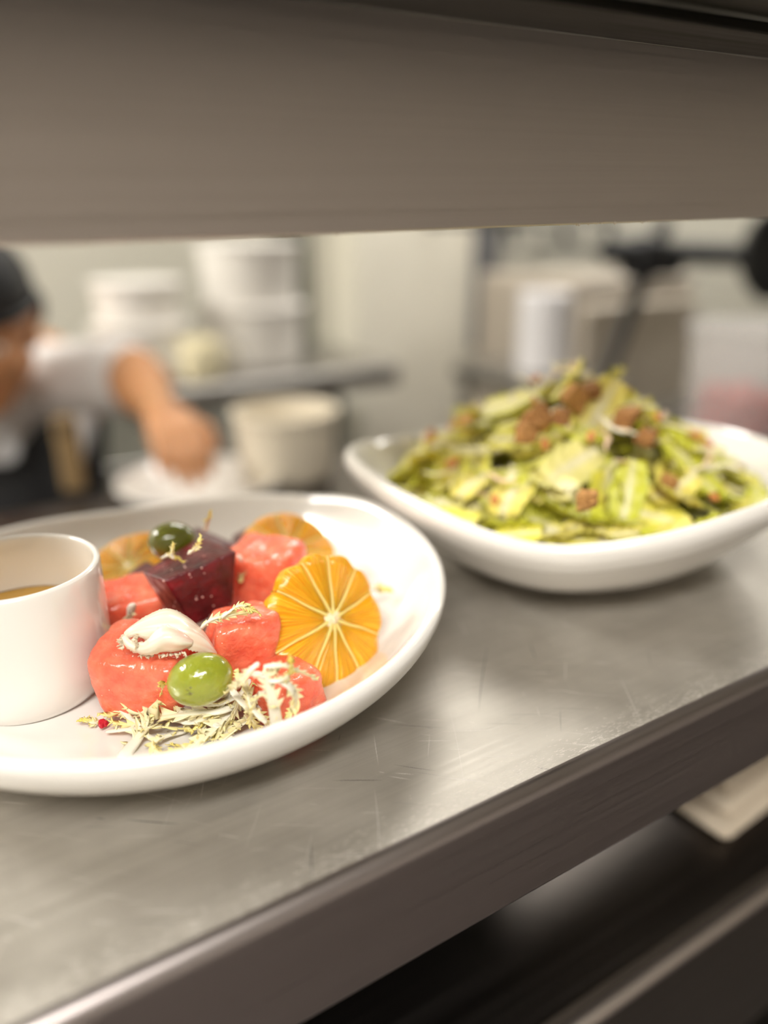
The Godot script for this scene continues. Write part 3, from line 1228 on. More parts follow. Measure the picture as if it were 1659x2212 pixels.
func build_salad() -> void:
	# melon: label, centre, half sizes, turn, roundness, seed
	melon("red watermelon chunk under the pale curled leaf, touching the white cup", at_d(325, 1440, 0.3165) , Vector3(0.0182, 0.0134, 0.0155), cam_turn(-12, 8, 4), 6.5, 11)
	melon("red watermelon chunk with a rounded top between the front olive and the orange slice", at_d(515, 1396, 0.330), Vector3(0.0130, 0.0172, 0.014), cam_turn(24, 6, -7), 7.0, 12)
	melon("red watermelon chunk half covered by frisee at the front right rim of the plate", at_d(610, 1503, 0.318), Vector3(0.0150, 0.0125, 0.0125), cam_turn(-38, 0, 8), 6.0, 13)
	melon("red watermelon chunk behind the front orange slice and right of the big beet", at_d(583, 1248, 0.380), Vector3(0.0185, 0.0170, 0.015), cam_turn(-24, 0, 8), 8.0, 14)
	melon("red watermelon chunk behind the white cup and left of the big beet", at_d(287, 1325, 0.365), Vector3(0.0150, 0.0130, 0.013), cam_turn(16, 0, 3), 8.0, 15)

	# beets
	var big := solid6("beet_wedge", "large glossy dark red beet wedge standing on the melon in the middle of the plate", "beet", [at_d(300, 1228, 0.351), at_d(345, 1256, 0.3365), at_d(519, 1190, 0.3475), at_d(442, 1163, 0.372), at_d(372, 1336, 0.352), at_d(432, 1362, 0.343), at_d(497, 1296, 0.3540), at_d(440, 1290, 0.374)], M.beet, 34.0, 6, "beet wedges on the salad plate", 0.0004)
	var d := Bld.new()
	var fl: Mesh = big.get_child(0).mesh
	var vs: PackedVector3Array = fl.surface_get_arrays(0)[Mesh.ARRAY_VERTEX]
	rng.seed = 5
	for k in 60:
		var i := rng.randi() % vs.size()
		dot(d, vs[i], vs[i].normalized(), rng.randf_range(0.0002, 0.0005), lin(232, 190, 180))
	part("specks", d, M.petal, big).set_meta("kind", "stuff")
	solid6("beet_wedge", "dark beet wedge whose tip shows behind the top of the big beet", "beet", [at_d(405, 1158, 0.400), at_d(440, 1180, 0.388), at_d(522, 1178, 0.396), at_d(420, 1134, 0.415), at_d(405, 1250, 0.402), at_d(440, 1262, 0.390), at_d(515, 1250, 0.398), at_d(430, 1230, 0.415)], M.beet, 22.0, 5, "beet wedges on the salad plate")
	solid6("beet_wedge", "small dark beet wedge beside the rear left orange slice behind the cup", "beet", [at_d(262, 1252, 0.385), at_d(285, 1272, 0.372), at_d(345, 1232, 0.380), at_d(318, 1204, 0.395), at_d(255, 1300, 0.387), at_d(290, 1310, 0.374), at_d(345, 1300, 0.382), at_d(310, 1290, 0.395)], M.beet, 18.0, 5, "beet wedges on the salad plate")
	solid6("beet_wedge", "purple beet wedge at the rear between the big beet and the rear orange slice", "beet", [at_d(500, 1158, 0.425), at_d(515, 1168, 0.414), at_d(556, 1150, 0.420), at_d(545, 1132, 0.430), at_d(500, 1220, 0.425), at_d(515, 1225, 0.414), at_d(556, 1215, 0.420), at_d(540, 1205, 0.430)], M.beet, 12.0, 4, "beet wedges on the salad plate")

	# orange slices
	var face := (cam_basis.x * 0.50 + cam_basis.y * 0.14 + cam_basis.z * 0.85).normalized()
	var rt := Vector3.UP.cross(face).normalized()
	var up := face.cross(rt)
	var rads := [[0, 24.2], [14, 23.2], [24, 24.8], [40, 26.4], [50, 26.2], [62, 28.6], [80, 28.4], [92, 30.2], [108, 29.0], [122, 30.6], [138, 29.6], [152, 31.2], [170, 30.2], [186, 31.6], [200, 30.2], [216, 31.0], [232, 29.4], [246, 30.4], [256, 29.2], [272, 32.2], [283, 31.0], [292, 28.2], [312, 27.0], [326, 24.6], [340, 25.2]]
	var cuts := [16, 47, 80, 106, 140, 192, 232, 258, 284, 328]
	orange_slice("whole bright orange slice standing upright with its pale core showing, right of the melon", at_d(712, 1338, 0.343), Basis(rt, up, face), cuts, rads)
	var even := [[0, 27], [60, 28], [120, 27], [180, 28.5], [240, 27], [300, 28]]
	var f2 := (cam_basis.x * 0.35 + Vector3.UP * 0.75 + cam_basis.z * 0.55).normalized()
	var r2 := Vector3.UP.cross(f2).normalized()
	orange_slice("rear orange slice leaning behind the upright one and the rear melon chunk", at_d(622, 1198, 0.405), Basis(r2, f2.cross(r2), f2), [10, 45, 82, 120, 158, 196, 232, 270, 306, 338], even, 0.92, 0.012)
	var f3 := (cam_basis.x * -0.2 + Vector3.UP * 0.8 + cam_basis.z * 0.55).normalized()
	var r3 := Vector3.UP.cross(f3).normalized()
	orange_slice("rear orange slice behind the white cup and the small beet wedge", at_d(285, 1232, 0.405), Basis(r3, f3.cross(r3), f3), [0, 40, 80, 118, 156, 196, 232, 270, 310, 335], even, 0.86, 0.012)

	# olives
	olive("plump glossy green olive in front of the melon with a small brown scar", at_d(433, 1467, 0.297), Vector3(0.0128, 0.0102, 0.0102), cam_turn(10, 0, 12), lin(146, 154, 46), (cam_basis.x * -0.12 - cam_basis.y * 0.22 + cam_basis.z * 0.95).normalized())
	olive("dark green olive at the rear on top of the beet, blurred", at_d(374, 1170, 0.376), Vector3(0.0120, 0.0098, 0.0098), cam_turn(30, 0, -14), lin(96, 98, 22))

	# pale curled leaf lying over the front left melon
	var leaf := thing("radicchio_curl", "pale pinkish white curled leaf with ragged ends lying over the front left melon", "leaf", at_d(360, 1368, 0.302))
	var o := leaf.position
	var a := petal([
		[[270, 1366, 0.3015], [270, 1370, 0.3005], [273, 1374, 0.3000], [278, 1378, 0.2998]],
		[[286, 1352, 0.3040], [284, 1358, 0.3000], [288, 1366, 0.2990], [296, 1374, 0.2995]],
		[[322, 1328, 0.3080], [318, 1342, 0.3020], [320, 1362, 0.2985], [326, 1384, 0.2990]],
		[[362, 1315, 0.3100], [362, 1330, 0.3030], [366, 1360, 0.2980], [370, 1384, 0.2990]],
		[[400, 1330, 0.3100], [404, 1342, 0.3040], [408, 1366, 0.2985], [412, 1404, 0.2995]],
		[[436, 1362, 0.3100], [440, 1370, 0.3060], [444, 1386, 0.3020], [446, 1410, 0.3020]],
		[[462, 1404, 0.3090], [464, 1407, 0.3080], [466, 1411, 0.3070], [466, 1416, 0.3060]]], 3, 0.0011)
	shift(a, -o)
	part("leaf_blade", a, M.petal, leaf)
	a = petal([
		[[263, 1378, 0.2990], [268, 1374, 0.2985], [274, 1376, 0.2988]],
		[[272, 1396, 0.2975], [279, 1390, 0.2962], [286, 1386, 0.2975]],
		[[300, 1411, 0.2965], [306, 1400, 0.2945], [313, 1388, 0.2965]],
		[[326, 1414, 0.2960], [332, 1392, 0.2930], [338, 1362, 0.2962]],
		[[350, 1408, 0.2958], [356, 1380, 0.2925], [360, 1352, 0.2962]],
		[[384, 1406, 0.2965], [388, 1384, 0.2940], [392, 1364, 0.2975]],
		[[412, 1396, 0.2985], [414, 1388, 0.2980], [416, 1380, 0.2992]]], 4, 0.0010, 26, 14)
	shift(a, -o)
	part("inner_leaf", a, M.petal, leaf)
	rng.seed = 8
	var frill := Bld.new()
	frill.closed = false
	for e in [[[268, 1372], [263, 1384], [268, 1398], 0.2985], [[286, 1396], [308, 1410], [330, 1414], 0.2985], [[345, 1414], [372, 1413], [398, 1408], 0.2985], [[300, 1370], [292, 1384], [300, 1396], 0.2950]]:
		for k in 11:
			var t := k / 10.0
			var p := at_d(lerpf(lerpf(e[0][0], e[1][0], t), lerpf(e[1][0], e[2][0], t), t), lerpf(lerpf(e[0][1], e[1][1], t), lerpf(e[1][1], e[2][1], t), t), e[3]) - o
			var dir := (p.normalized() + cam_basis.y * rng.randf_range(-0.8, 0.5) + cam_basis.x * rng.randf_range(-0.6, 0.6) + cam_basis.z * 0.3).normalized()
			lobe(frill, p, dir, cam_basis.z, rng.randf_range(0.0008, 0.0026), rng.randf_range(0.0004, 0.0009), lin(250, 238, 214), lin(250, 228, 196), 0.4, rng, 1)
	part("ragged_edge", frill, M.frisee, leaf)

	# frisee: the front tangle
	var F := 0.0095
	var list := [
		[[[575, 1500, F + 0.006], [505, 1535, F + 0.004], [430, 1560, F + 0.003], [340, 1550, F + 0.002], [268, 1545, F + 0.002]], 0.0014, 0.35, 8],
		[[[262, 1640, F], [290, 1605, F + 0.001], [318, 1565, F + 0.004], [330, 1545, F + 0.008]], 0.0022, 0.15, 3, "broad white frisee stem slanting to the lower left edge of the tangle"],
		[[[470, 1545, F + 0.004], [420, 1530, F + 0.006], [350, 1528, F + 0.006], [290, 1530, F + 0.005], [240, 1545, F + 0.004]], 0.0012, 0.55, 8],
		[[[330, 1545, F + 0.004], [345, 1520, F + 0.010], [352, 1495, F + 0.016], [350, 1478, F + 0.021]], 0.0010, 0.9, 4, "frisee frond whose yellow tip points straight up before the front left melon"],
		[[[300, 1570, F + 0.003], [270, 1540, F + 0.005], [250, 1520, F + 0.008], [236, 1495, F + 0.012]], 0.0010, 0.75, 4, "frisee frond curling up at the left end of the tangle near the cup"],
		[[[400, 1580, F], [360, 1590, F + 0.002], [330, 1610, F + 0.002], [350, 1630, F + 0.002]], 0.0010, 0.6, 6],
		[[[420, 1545, F + 0.004], [440, 1575, F + 0.003], [410, 1610, F + 0.002], [365, 1625, F + 0.002]], 0.0011, 0.8, 6],
		[[[520, 1510, F + 0.007], [490, 1550, F + 0.005], [450, 1590, F + 0.003], [400, 1628, F + 0.001]], 0.0016, 0.2, 5],
		[[[560, 1520, F + 0.006], [530, 1555, F + 0.004], [490, 1580, F + 0.003], [455, 1612, F + 0.001]], 0.0012, 0.6, 6],
		[[[500, 1470, F + 0.020], [495, 1500, F + 0.014], [470, 1535, F + 0.008], [440, 1560, F + 0.005]], 0.0012, 0.7, 6],
		[[[575, 1515, F + 0.007], [545, 1545, F + 0.006], [515, 1570, F + 0.005], [478, 1600, F + 0.003]], 0.0013, 0.4, 6],
		[[[380, 1540, F + 0.006], [400, 1560, F + 0.005], [440, 1555, F + 0.006], [490, 1530, F + 0.008], [530, 1500, F + 0.012]], 0.0012, 0.45, 7],
		[[[310, 1560, F + 0.003], [350, 1545, F + 0.006], [400, 1550, F + 0.006], [450, 1535, F + 0.008]], 0.0010, 0.5, 7],
		[[[230, 1580, F + 0.001], [280, 1575, F + 0.003], [340, 1570, F + 0.004], [400, 1575, F + 0.003]], 0.0009, 0.6, 6],
		[[[560, 1490, F + 0.010], [545, 1520, F + 0.008], [540, 1550, F + 0.006], [560, 1575, F + 0.003]], 0.0010, 0.7, 5],
		[[[470, 1585, F + 0.002], [440, 1600, F + 0.002], [420, 1615, F + 0.001], [385, 1612, F + 0.001]], 0.0010, 0.75, 6],
		[[[350, 1600, F + 0.001], [320, 1590, F + 0.002], [300, 1570, F + 0.003], [262, 1565, F + 0.003]], 0.0010, 0.6, 5],
		[[[545, 1505, F + 0.010], [480, 1535, F + 0.009], [420, 1540, F + 0.009], [350, 1548, F + 0.007], [300, 1540, F + 0.006]], 0.0016, 0.25, 5],
		[[[520, 1500, F + 0.014], [470, 1520, F + 0.012], [420, 1520, F + 0.012], [380, 1512, F + 0.012]], 0.0012, 0.5, 5],
		[[[540, 1470, F + 0.022], [520, 1500, F + 0.016], [505, 1540, F + 0.009], [480, 1575, F + 0.005]], 0.0015, 0.3, 4],
		[[[455, 1560, F + 0.005], [480, 1575, F + 0.004], [500, 1600, F + 0.002], [470, 1612, F + 0.001]], 0.0011, 0.3, 5],
	]
	for k in list.size():
		frisee(list[k][0], list[k][1], 200 + k, list[k][2], list[k][3], list[k][4] if list[k].size() > 4 else "")
	# the frond arching over the right melon
	var g := "frisee fronds arching over the front right melon"
	var gl := "frilly pale frisee frond arching over the front right melon below the orange"
	list = [
		[[[600, 1585, 0.014], [594, 1540, 0.030], [585, 1495, 0.040], [575, 1462, 0.045], [590, 1448, 0.047]], 0.0018, 0.2, 4, "thick white frisee stem running down the front right melon chunk"],
		[[[575, 1462, 0.045], [545, 1455, 0.046], [520, 1468, 0.042], [498, 1490, 0.036]], 0.0013, 0.15, 3],
		[[[560, 1432, 0.050], [540, 1448, 0.048], [520, 1470, 0.043], [500, 1485, 0.038]], 0.0010, 0.2, 4],
		[[[570, 1440, 0.050], [610, 1438, 0.050], [645, 1450, 0.046], [672, 1462, 0.041]], 0.0010, 0.2, 3, "pinkish white frisee stem arching right towards the foot of the orange slice"],
		[[[580, 1470, 0.044], [605, 1470, 0.046], [625, 1455, 0.048], [628, 1430, 0.053]], 0.0011, 1.0, 4, "bright yellow green frisee tip standing up above the front right melon"],
		[[[600, 1465, 0.045], [628, 1485, 0.042], [640, 1515, 0.034], [625, 1545, 0.026]], 0.0015, 0.55, 6],
		[[[575, 1560, 0.022], [545, 1530, 0.028], [535, 1500, 0.032], [520, 1470, 0.036]], 0.0013, 0.35, 5],
		[[[500, 1490, 0.030], [525, 1520, 0.026], [555, 1545, 0.022], [590, 1570, 0.016]], 0.0012, 0.45, 6],
		[[[585, 1490, 0.041], [560, 1500, 0.036], [548, 1525, 0.030], [540, 1560, 0.020]], 0.0010, 0.55, 5],
	]
	for k in list.size():
		frisee(list[k][0], list[k][1], 300 + k, list[k][2], list[k][3], list[k][4] if list[k].size() > 4 else gl, "" if list[k].size() > 4 else g, 0.85)
	g = "small frisee sprigs lodged between melon and beet"
	gl = "small blurred pale frisee sprig lodged among the melon chunks and the beets"
	list = [
		[[[430, 1362, 0.044], [455, 1340, 0.050], [490, 1330, 0.052], [540, 1322, 0.054]], 0.0011, 0.5, 6],
		[[[470, 1340, 0.050], [495, 1322, 0.054], [520, 1308, 0.057], [545, 1318, 0.055]], 0.0010, 0.8, 6],
		[[[285, 1305, 0.042], [282, 1325, 0.036], [276, 1345, 0.030], [268, 1362, 0.026]], 0.0016, 0.1, 2],
		[[[515, 1200, 0.050], [525, 1215, 0.046], [530, 1235, 0.042], [522, 1250, 0.040]], 0.0014, 0.5, 5],
		[[[374, 1206, 0.062], [372, 1198, 0.064], [374, 1190, 0.066], [376, 1182, 0.068]], 0.0010, 0.6, 3],
		[[[408, 1196, 0.064], [416, 1190, 0.066], [424, 1182, 0.068], [430, 1172, 0.070]], 0.0010, 0.7, 3],
		[[[350, 1205, 0.058], [362, 1200, 0.060], [372, 1198, 0.061], [382, 1204, 0.060]], 0.0009, 0.9, 4],
		[[[240, 1370, 0.020], [255, 1366, 0.022], [262, 1356, 0.026], [290, 1352, 0.030]], 0.0010, 0.8, 4],
	]
	for k in list.size():
		frisee(list[k][0], list[k][1], 400 + k, list[k][2], list[k][3], gl, g, 0.8)
	frisee([[232, 1558, F + 0.001], [214, 1560, F + 0.001], [198, 1560, F + 0.002], [178, 1556, F + 0.002]], 0.0011, 451, 1.0, 3, "lone yellow green leaf tip pointing left beside the red crumb on the plate", "", 0.9)
	frisee([[795, 1270, 0.028], [808, 1272, 0.027], [820, 1275, 0.026], [838, 1277, 0.026]], 0.0016, 452, 1.0, 3, "small blurred green leaf tip peeking out right of the upright orange slice", "", 0.7)
	frisee([[442, 1146, 0.060], [447, 1130, 0.065], [451, 1121, 0.068], [454, 1114, 0.070]], 0.0011, 453, 1.0, 4, "tiny blurred green leaf sprig rising behind the rear beet wedge", "", 0.9)
	var red := lump(box_planes(Vector3(0.0017, 0.0012, 0.0014), 0.4), 4.0, 3, nz(3, 0.5, 2), 0.0004, func(_w, _d): return lin(200, 30, 52))
	single("beet_crumb", red, M.petal, "tiny bright red crumb beside the yellow green leaf tip on the plate floor", "crumb", at_y(222, 1562, F + 0.0012))
	var pep := Bld.new()
	rng.seed = 17
	for q in [[303, 1352, 0.302, 4], [308, 1352, 0.302, 4], [573, 1380, 0.3185, 4], [262, 1618, 0.309, 3], [560, 1458, 0.306, 3], [648, 1497, 0.305, 3], [418, 1610, 0.303, 3], [640, 1448, 0.312, 4]]:
		dot(pep, at_d(q[0], q[1], q[2]), cam_basis.z, q[3] * 0.0001, lin(40, 30, 26))
	var pp := single("ground_pepper", pep, M.crumb, "scattered black pepper specks on the front melon, leaf and frisee", "pepper")
	pp.set_meta("kind", "stuff")


func shift(b: Bld, by: Vector3) -> void:
	for k in b.v.size():
		b.v[k] += by


# ------------------------------------------------------------------ the lettuce in the bowl
func lettuce_piece(seed_: int, rib: bool) -> Bld:
	var r := RandomNumberGenerator.new()
	r.seed = seed_
	var n := nz(seed_, 0.09, 3)
	var len_ := r.randf_range(0.017, 0.024)
	var wid := r.randf_range(0.010, 0.016) * (0.55 if rib else 1.0)
	var bend := r.randf_range(-14.0, 22.0)
	var cup := r.randf_range(10.0, 34.0)
	var kinds := [lin(238, 230, 92), lin(226, 226, 70), lin(244, 236, 150), lin(214, 214, 70), lin(244, 230, 120)]
	var leafc: Color = kinds[seed_ % kinds.size()]
	var ribc := lin(242, 236, 200)
	var rows := []
	var cols := []
	for i in 15:
		var u := i / 7.0 - 1.0
		var row := []
		var cr := []
		for j in 11:
			var w := j / 5.0 - 1.0
			var edge := wid * (1.0 - 0.35 * u * u) * (1.0 + 0.22 * n.get_noise_2d(u * 40.0, w * 12.0 + 50.0))
			var x := u * len_ * (1.0 + 0.10 * n.get_noise_2d(w * 30.0, 200.0))
			var z := w * edge
			var ruff := 0.0030 * n.get_noise_2d(x * 4200.0, z * 4200.0) * (0.4 + absf(w)) * (0.3 if rib else 1.0)
			var y := bend * x * x + cup * z * z * (0.3 if rib else 1.0) + ruff + 0.0016 * exp(-w * w * 30.0)
			row.append(Vector3(x, y, z))
			var f := exp(-w * w * (2.5 if rib else 26.0)) * (0.95 - 0.3 * u)
			var vein := clampf(1.0 - absf(fposmod(u * 3.0 + absf(w) * 1.6, 1.0) - 0.5) * 9.0, 0, 1) * 0.35
			cr.append(leafc.lerp(ribc, clampf(maxf(f, vein), 0, 1)).lerp(lin(180, 190, 50), 0.25 * smoothstep(0.6, 1.0, absf(w)) * (0.0 if rib else 1.0)))
		rows.append(row)
		cols.append(cr)
	return sheet(rows, 0.0024 if rib else 0.0009, cols)


func mound(r: float) -> float:
	var t := clampf(r / 0.112, 0, 1)
	return lerpf(0.112, 0.046, pow(t, 1.15))


func bowl_wall(r: float) -> float:
	return 0.0085 + 0.036 * pow(clampf((r - 0.055) / 0.065, 0, 1.2), 1.7)


func build_bowl_salad() -> void:
	rng.seed = 404
	var kinds := []
	for k in 10:
		kinds.append(lettuce_piece(900 + k, k % 4 == 3).done())
	var peak := Vector2(0.003, 0.010)
	var l := "chopped yellow green romaine leaf piece in the heap filling the white bowl"
	for k in 250:
		var a := rng.randf() * TAU
		var r := 0.112 * pow(rng.randf(), 0.55)
		var c := Vector2(cos(a), sin(a)) * r + peak * (1.0 - r / 0.11)
		var low := bowl_wall(r) + 0.007
		var h := lerpf(low, maxf(low, mound(r) - 0.006), 0.35 + 0.65 * rng.randf())
		var kind := rng.randi() % 10
		var ribbed := kind % 4 == 3
		var o := single("lettuce_piece", kinds[kind], M.leaf, "narrow pale romaine rib piece in the heap filling the white bowl" if ribbed else l, "lettuce", W(BOWL.x + c.x, h, BOWL.y + c.y), "romaine ribs in the bowl" if ribbed else "chopped romaine in the bowl")
		var out := Vector3(cos(a), 0.0, -sin(a))
		var n := (Vector3.UP * rng.randf_range(0.3, 1.0) + out * rng.randf_range(0.0, 0.8) + Vector3(rng.randf_range(-1, 1), rng.randf_range(-0.3, 0.6), rng.randf_range(-1, 1)) * 0.6).normalized()
		if r > 0.082:
			n = (Vector3.UP * 0.7 + out * rng.randf_range(-0.3, 0.6) + Vector3(rng.randf_range(-1, 1), 0, rng.randf_range(-1, 1)) * 0.3).normalized()
		var t := n.cross(Vector3(rng.randf_range(-1, 1), rng.randf_range(-1, 1), rng.randf_range(-1, 1))).normalized()
		if r > 0.095:
			t = n.cross(out).normalized()
		o.basis = Basis(t, n, t.cross(n)) * Basis.from_scale(Vector3.ONE * rng.randf_range(0.8, 1.2) * (1.0 - 0.25 * smoothstep(0.085, 0.105, r)))
	# croutons, mostly near the top
	var cm := vcol(0.75)
	var cn := nz(55, 0.35, 4)
	for q in [[1240, 858, 0.455, 24, "browned crouton at the very top of the lettuce heap right of the peak"], [1278, 846, 0.462, 20, "browned crouton on the heap's right shoulder beside the topmost one"], [1160, 905, 0.425, 22, "dark browned crouton left of the yellow leaf near the heap's top"], [1135, 935, 0.420, 20, "lowest dark browned crouton left of the yellow leaf on the heap"], [1210, 900, 0.418, 14, "small orange brown crouton touching the yellow leaf near the heap's top"], [1350, 905, 0.445, 22, "tan crouton on the right slope below the peak of the heap"], [1395, 945, 0.440, 18, "tan crouton halfway down the right slope of the heap"], [1440, 1050, 0.425, 18, "tan crouton low on the right side of the heap"], [1270, 1080, 0.375, 15, "small tan crouton in the middle of the front of the heap"]]:
		var tone := rng.randf()
		var b := lump(box_planes(Vector3(1, rng.randf_range(0.7, 0.95), rng.randf_range(0.75, 1.0)) * q[3] * 0.00029, 0.25), 7.0, 4, cn, 0.0018, func(w, _d): return lin(196, 146, 84).lerp(lin(116, 70, 34), clampf(0.45 + cn.get_noise_3dv(w * 1400.0) + (tone - 0.5) * 0.5, 0, 1)))
		var o := thing("crouton", q[4], "crouton", at_d(q[0], q[1], q[2]), "croutons in the bowl")
		o.basis = Basis.from_euler(Vector3(rng.randf() * 6, rng.randf() * 6, rng.randf() * 6))
		part("bread", b, cm, o)
	# shaved cheese
	var shaves := []
	for k in 5:
		var pts := []
		for i in 6:
			var t := i / 5.0
			pts.append(Vector3((t - 0.5) * 0.024, 0.004 * sin(t * PI) * (k - 2) * 0.5, 0.003 * sin(t * 5.0 + k)))
		var b := Bld.new()
		b.col = [lin(236, 226, 196), lin(230, 214, 180), lin(238, 232, 210), lin(226, 196, 160), lin(232, 222, 190)][k]
		b.tube(pts, [0.0006, 0.0013, 0.0015, 0.0015, 0.0012, 0.0006], 6, [], 0.5)
		shaves.append(b.done())
	for k in 60:
		var a := rng.randf() * TAU
		var r := 0.104 * sqrt(rng.randf())
		var c := Vector2(cos(a), sin(a)) * r + peak * (1.0 - r / 0.11)
		var o := single("cheese_shred", shaves[k % 5], M.crumb, "pale cheese shred scattered over the lettuce heap in the white bowl", "cheese", W(BOWL.x + c.x, mound(r) + 0.002, BOWL.y + c.y), "cheese shreds in the bowl")
		o.rotation = Vector3(rng.randf_range(-0.5, 0.5), rng.randf() * TAU, rng.randf_range(-0.6, 0.6))
	var bit := lump(box_planes(Vector3(0.0034, 0.0020, 0.0024), 0.4), 5.0, 3, cn, 0.0012, func(_w, _d): return lin(206, 136, 78)).done()
	for k in 24:
		var a := rng.randf() * TAU
		var r := 0.100 * sqrt(rng.randf())
		var c := Vector2(cos(a), sin(a)) * r + peak * (1.0 - r / 0.11)
		var o := single("bacon_bit", bit, M.crumb, "orange brown crisp bit scattered over the lettuce heap in the white bowl", "crisp bit", W(BOWL.x + c.x, mound(r) + 0.003, BOWL.y + c.y), "crisp bits in the bowl")
		o.rotation = Vector3(rng.randf() * 6, rng.randf() * 6, rng.randf() * 6)
		o.scale = Vector3.ONE * rng.randf_range(0.5, 1.0)


# ------------------------------------------------------------------ the kitchen behind
func lidded_tub(at: Vector3, r: float, h: float, label: String, group := "") -> void:
	var t := thing("food_tub", label, "tub", at, group)
	var b := Bld.new()
	b.lathe([Vector2(0, 0), Vector2(r * 0.86, 0), Vector2(r * 0.9, 0.006), Vector2(r * 0.97, h * 0.9), Vector2(r * 1.02, h * 0.91), Vector2(r * 1.02, h * 0.95), Vector2(0, h * 0.95)], 40)
	part("tub_body", b, M.white_plastic, t)
	b = Bld.new()
	b.lathe([Vector2(0, h * 0.95), Vector2(r * 1.04, h * 0.95), Vector2(r * 1.05, h * 0.96), Vector2(r * 1.05, h * 0.985), Vector2(r * 0.98, h), Vector2(0, h)], 40)
	part("lid", b, M.white_plastic, t)


func box_on(called: String, label: String, category: String, x0: float, y0: float, x1: float, y1: float, v: float, depth: float, mat: Material, bev := 0.01) -> Node3D:
	# a box whose front fills a rectangle of the photograph at distance v
	var a := at_v(x0, (y0 + y1) / 2, v)
	var b := at_v(x1, (y0 + y1) / 2, v)
	var c := at_v((x0 + x1) / 2, y0, v)
	var d := at_v((x0 + x1) / 2, y1, v)
	var m := Bld.new()
	m.box(Vector3(0, (c.y - d.y) / 2, -depth / 2), Vector3(b.x - a.x, c.y - d.y, depth), bev)
	var t := thing(called, label, category, Vector3((a.x + b.x) / 2, d.y, -v))
	part("body", m, mat, t)
	return t


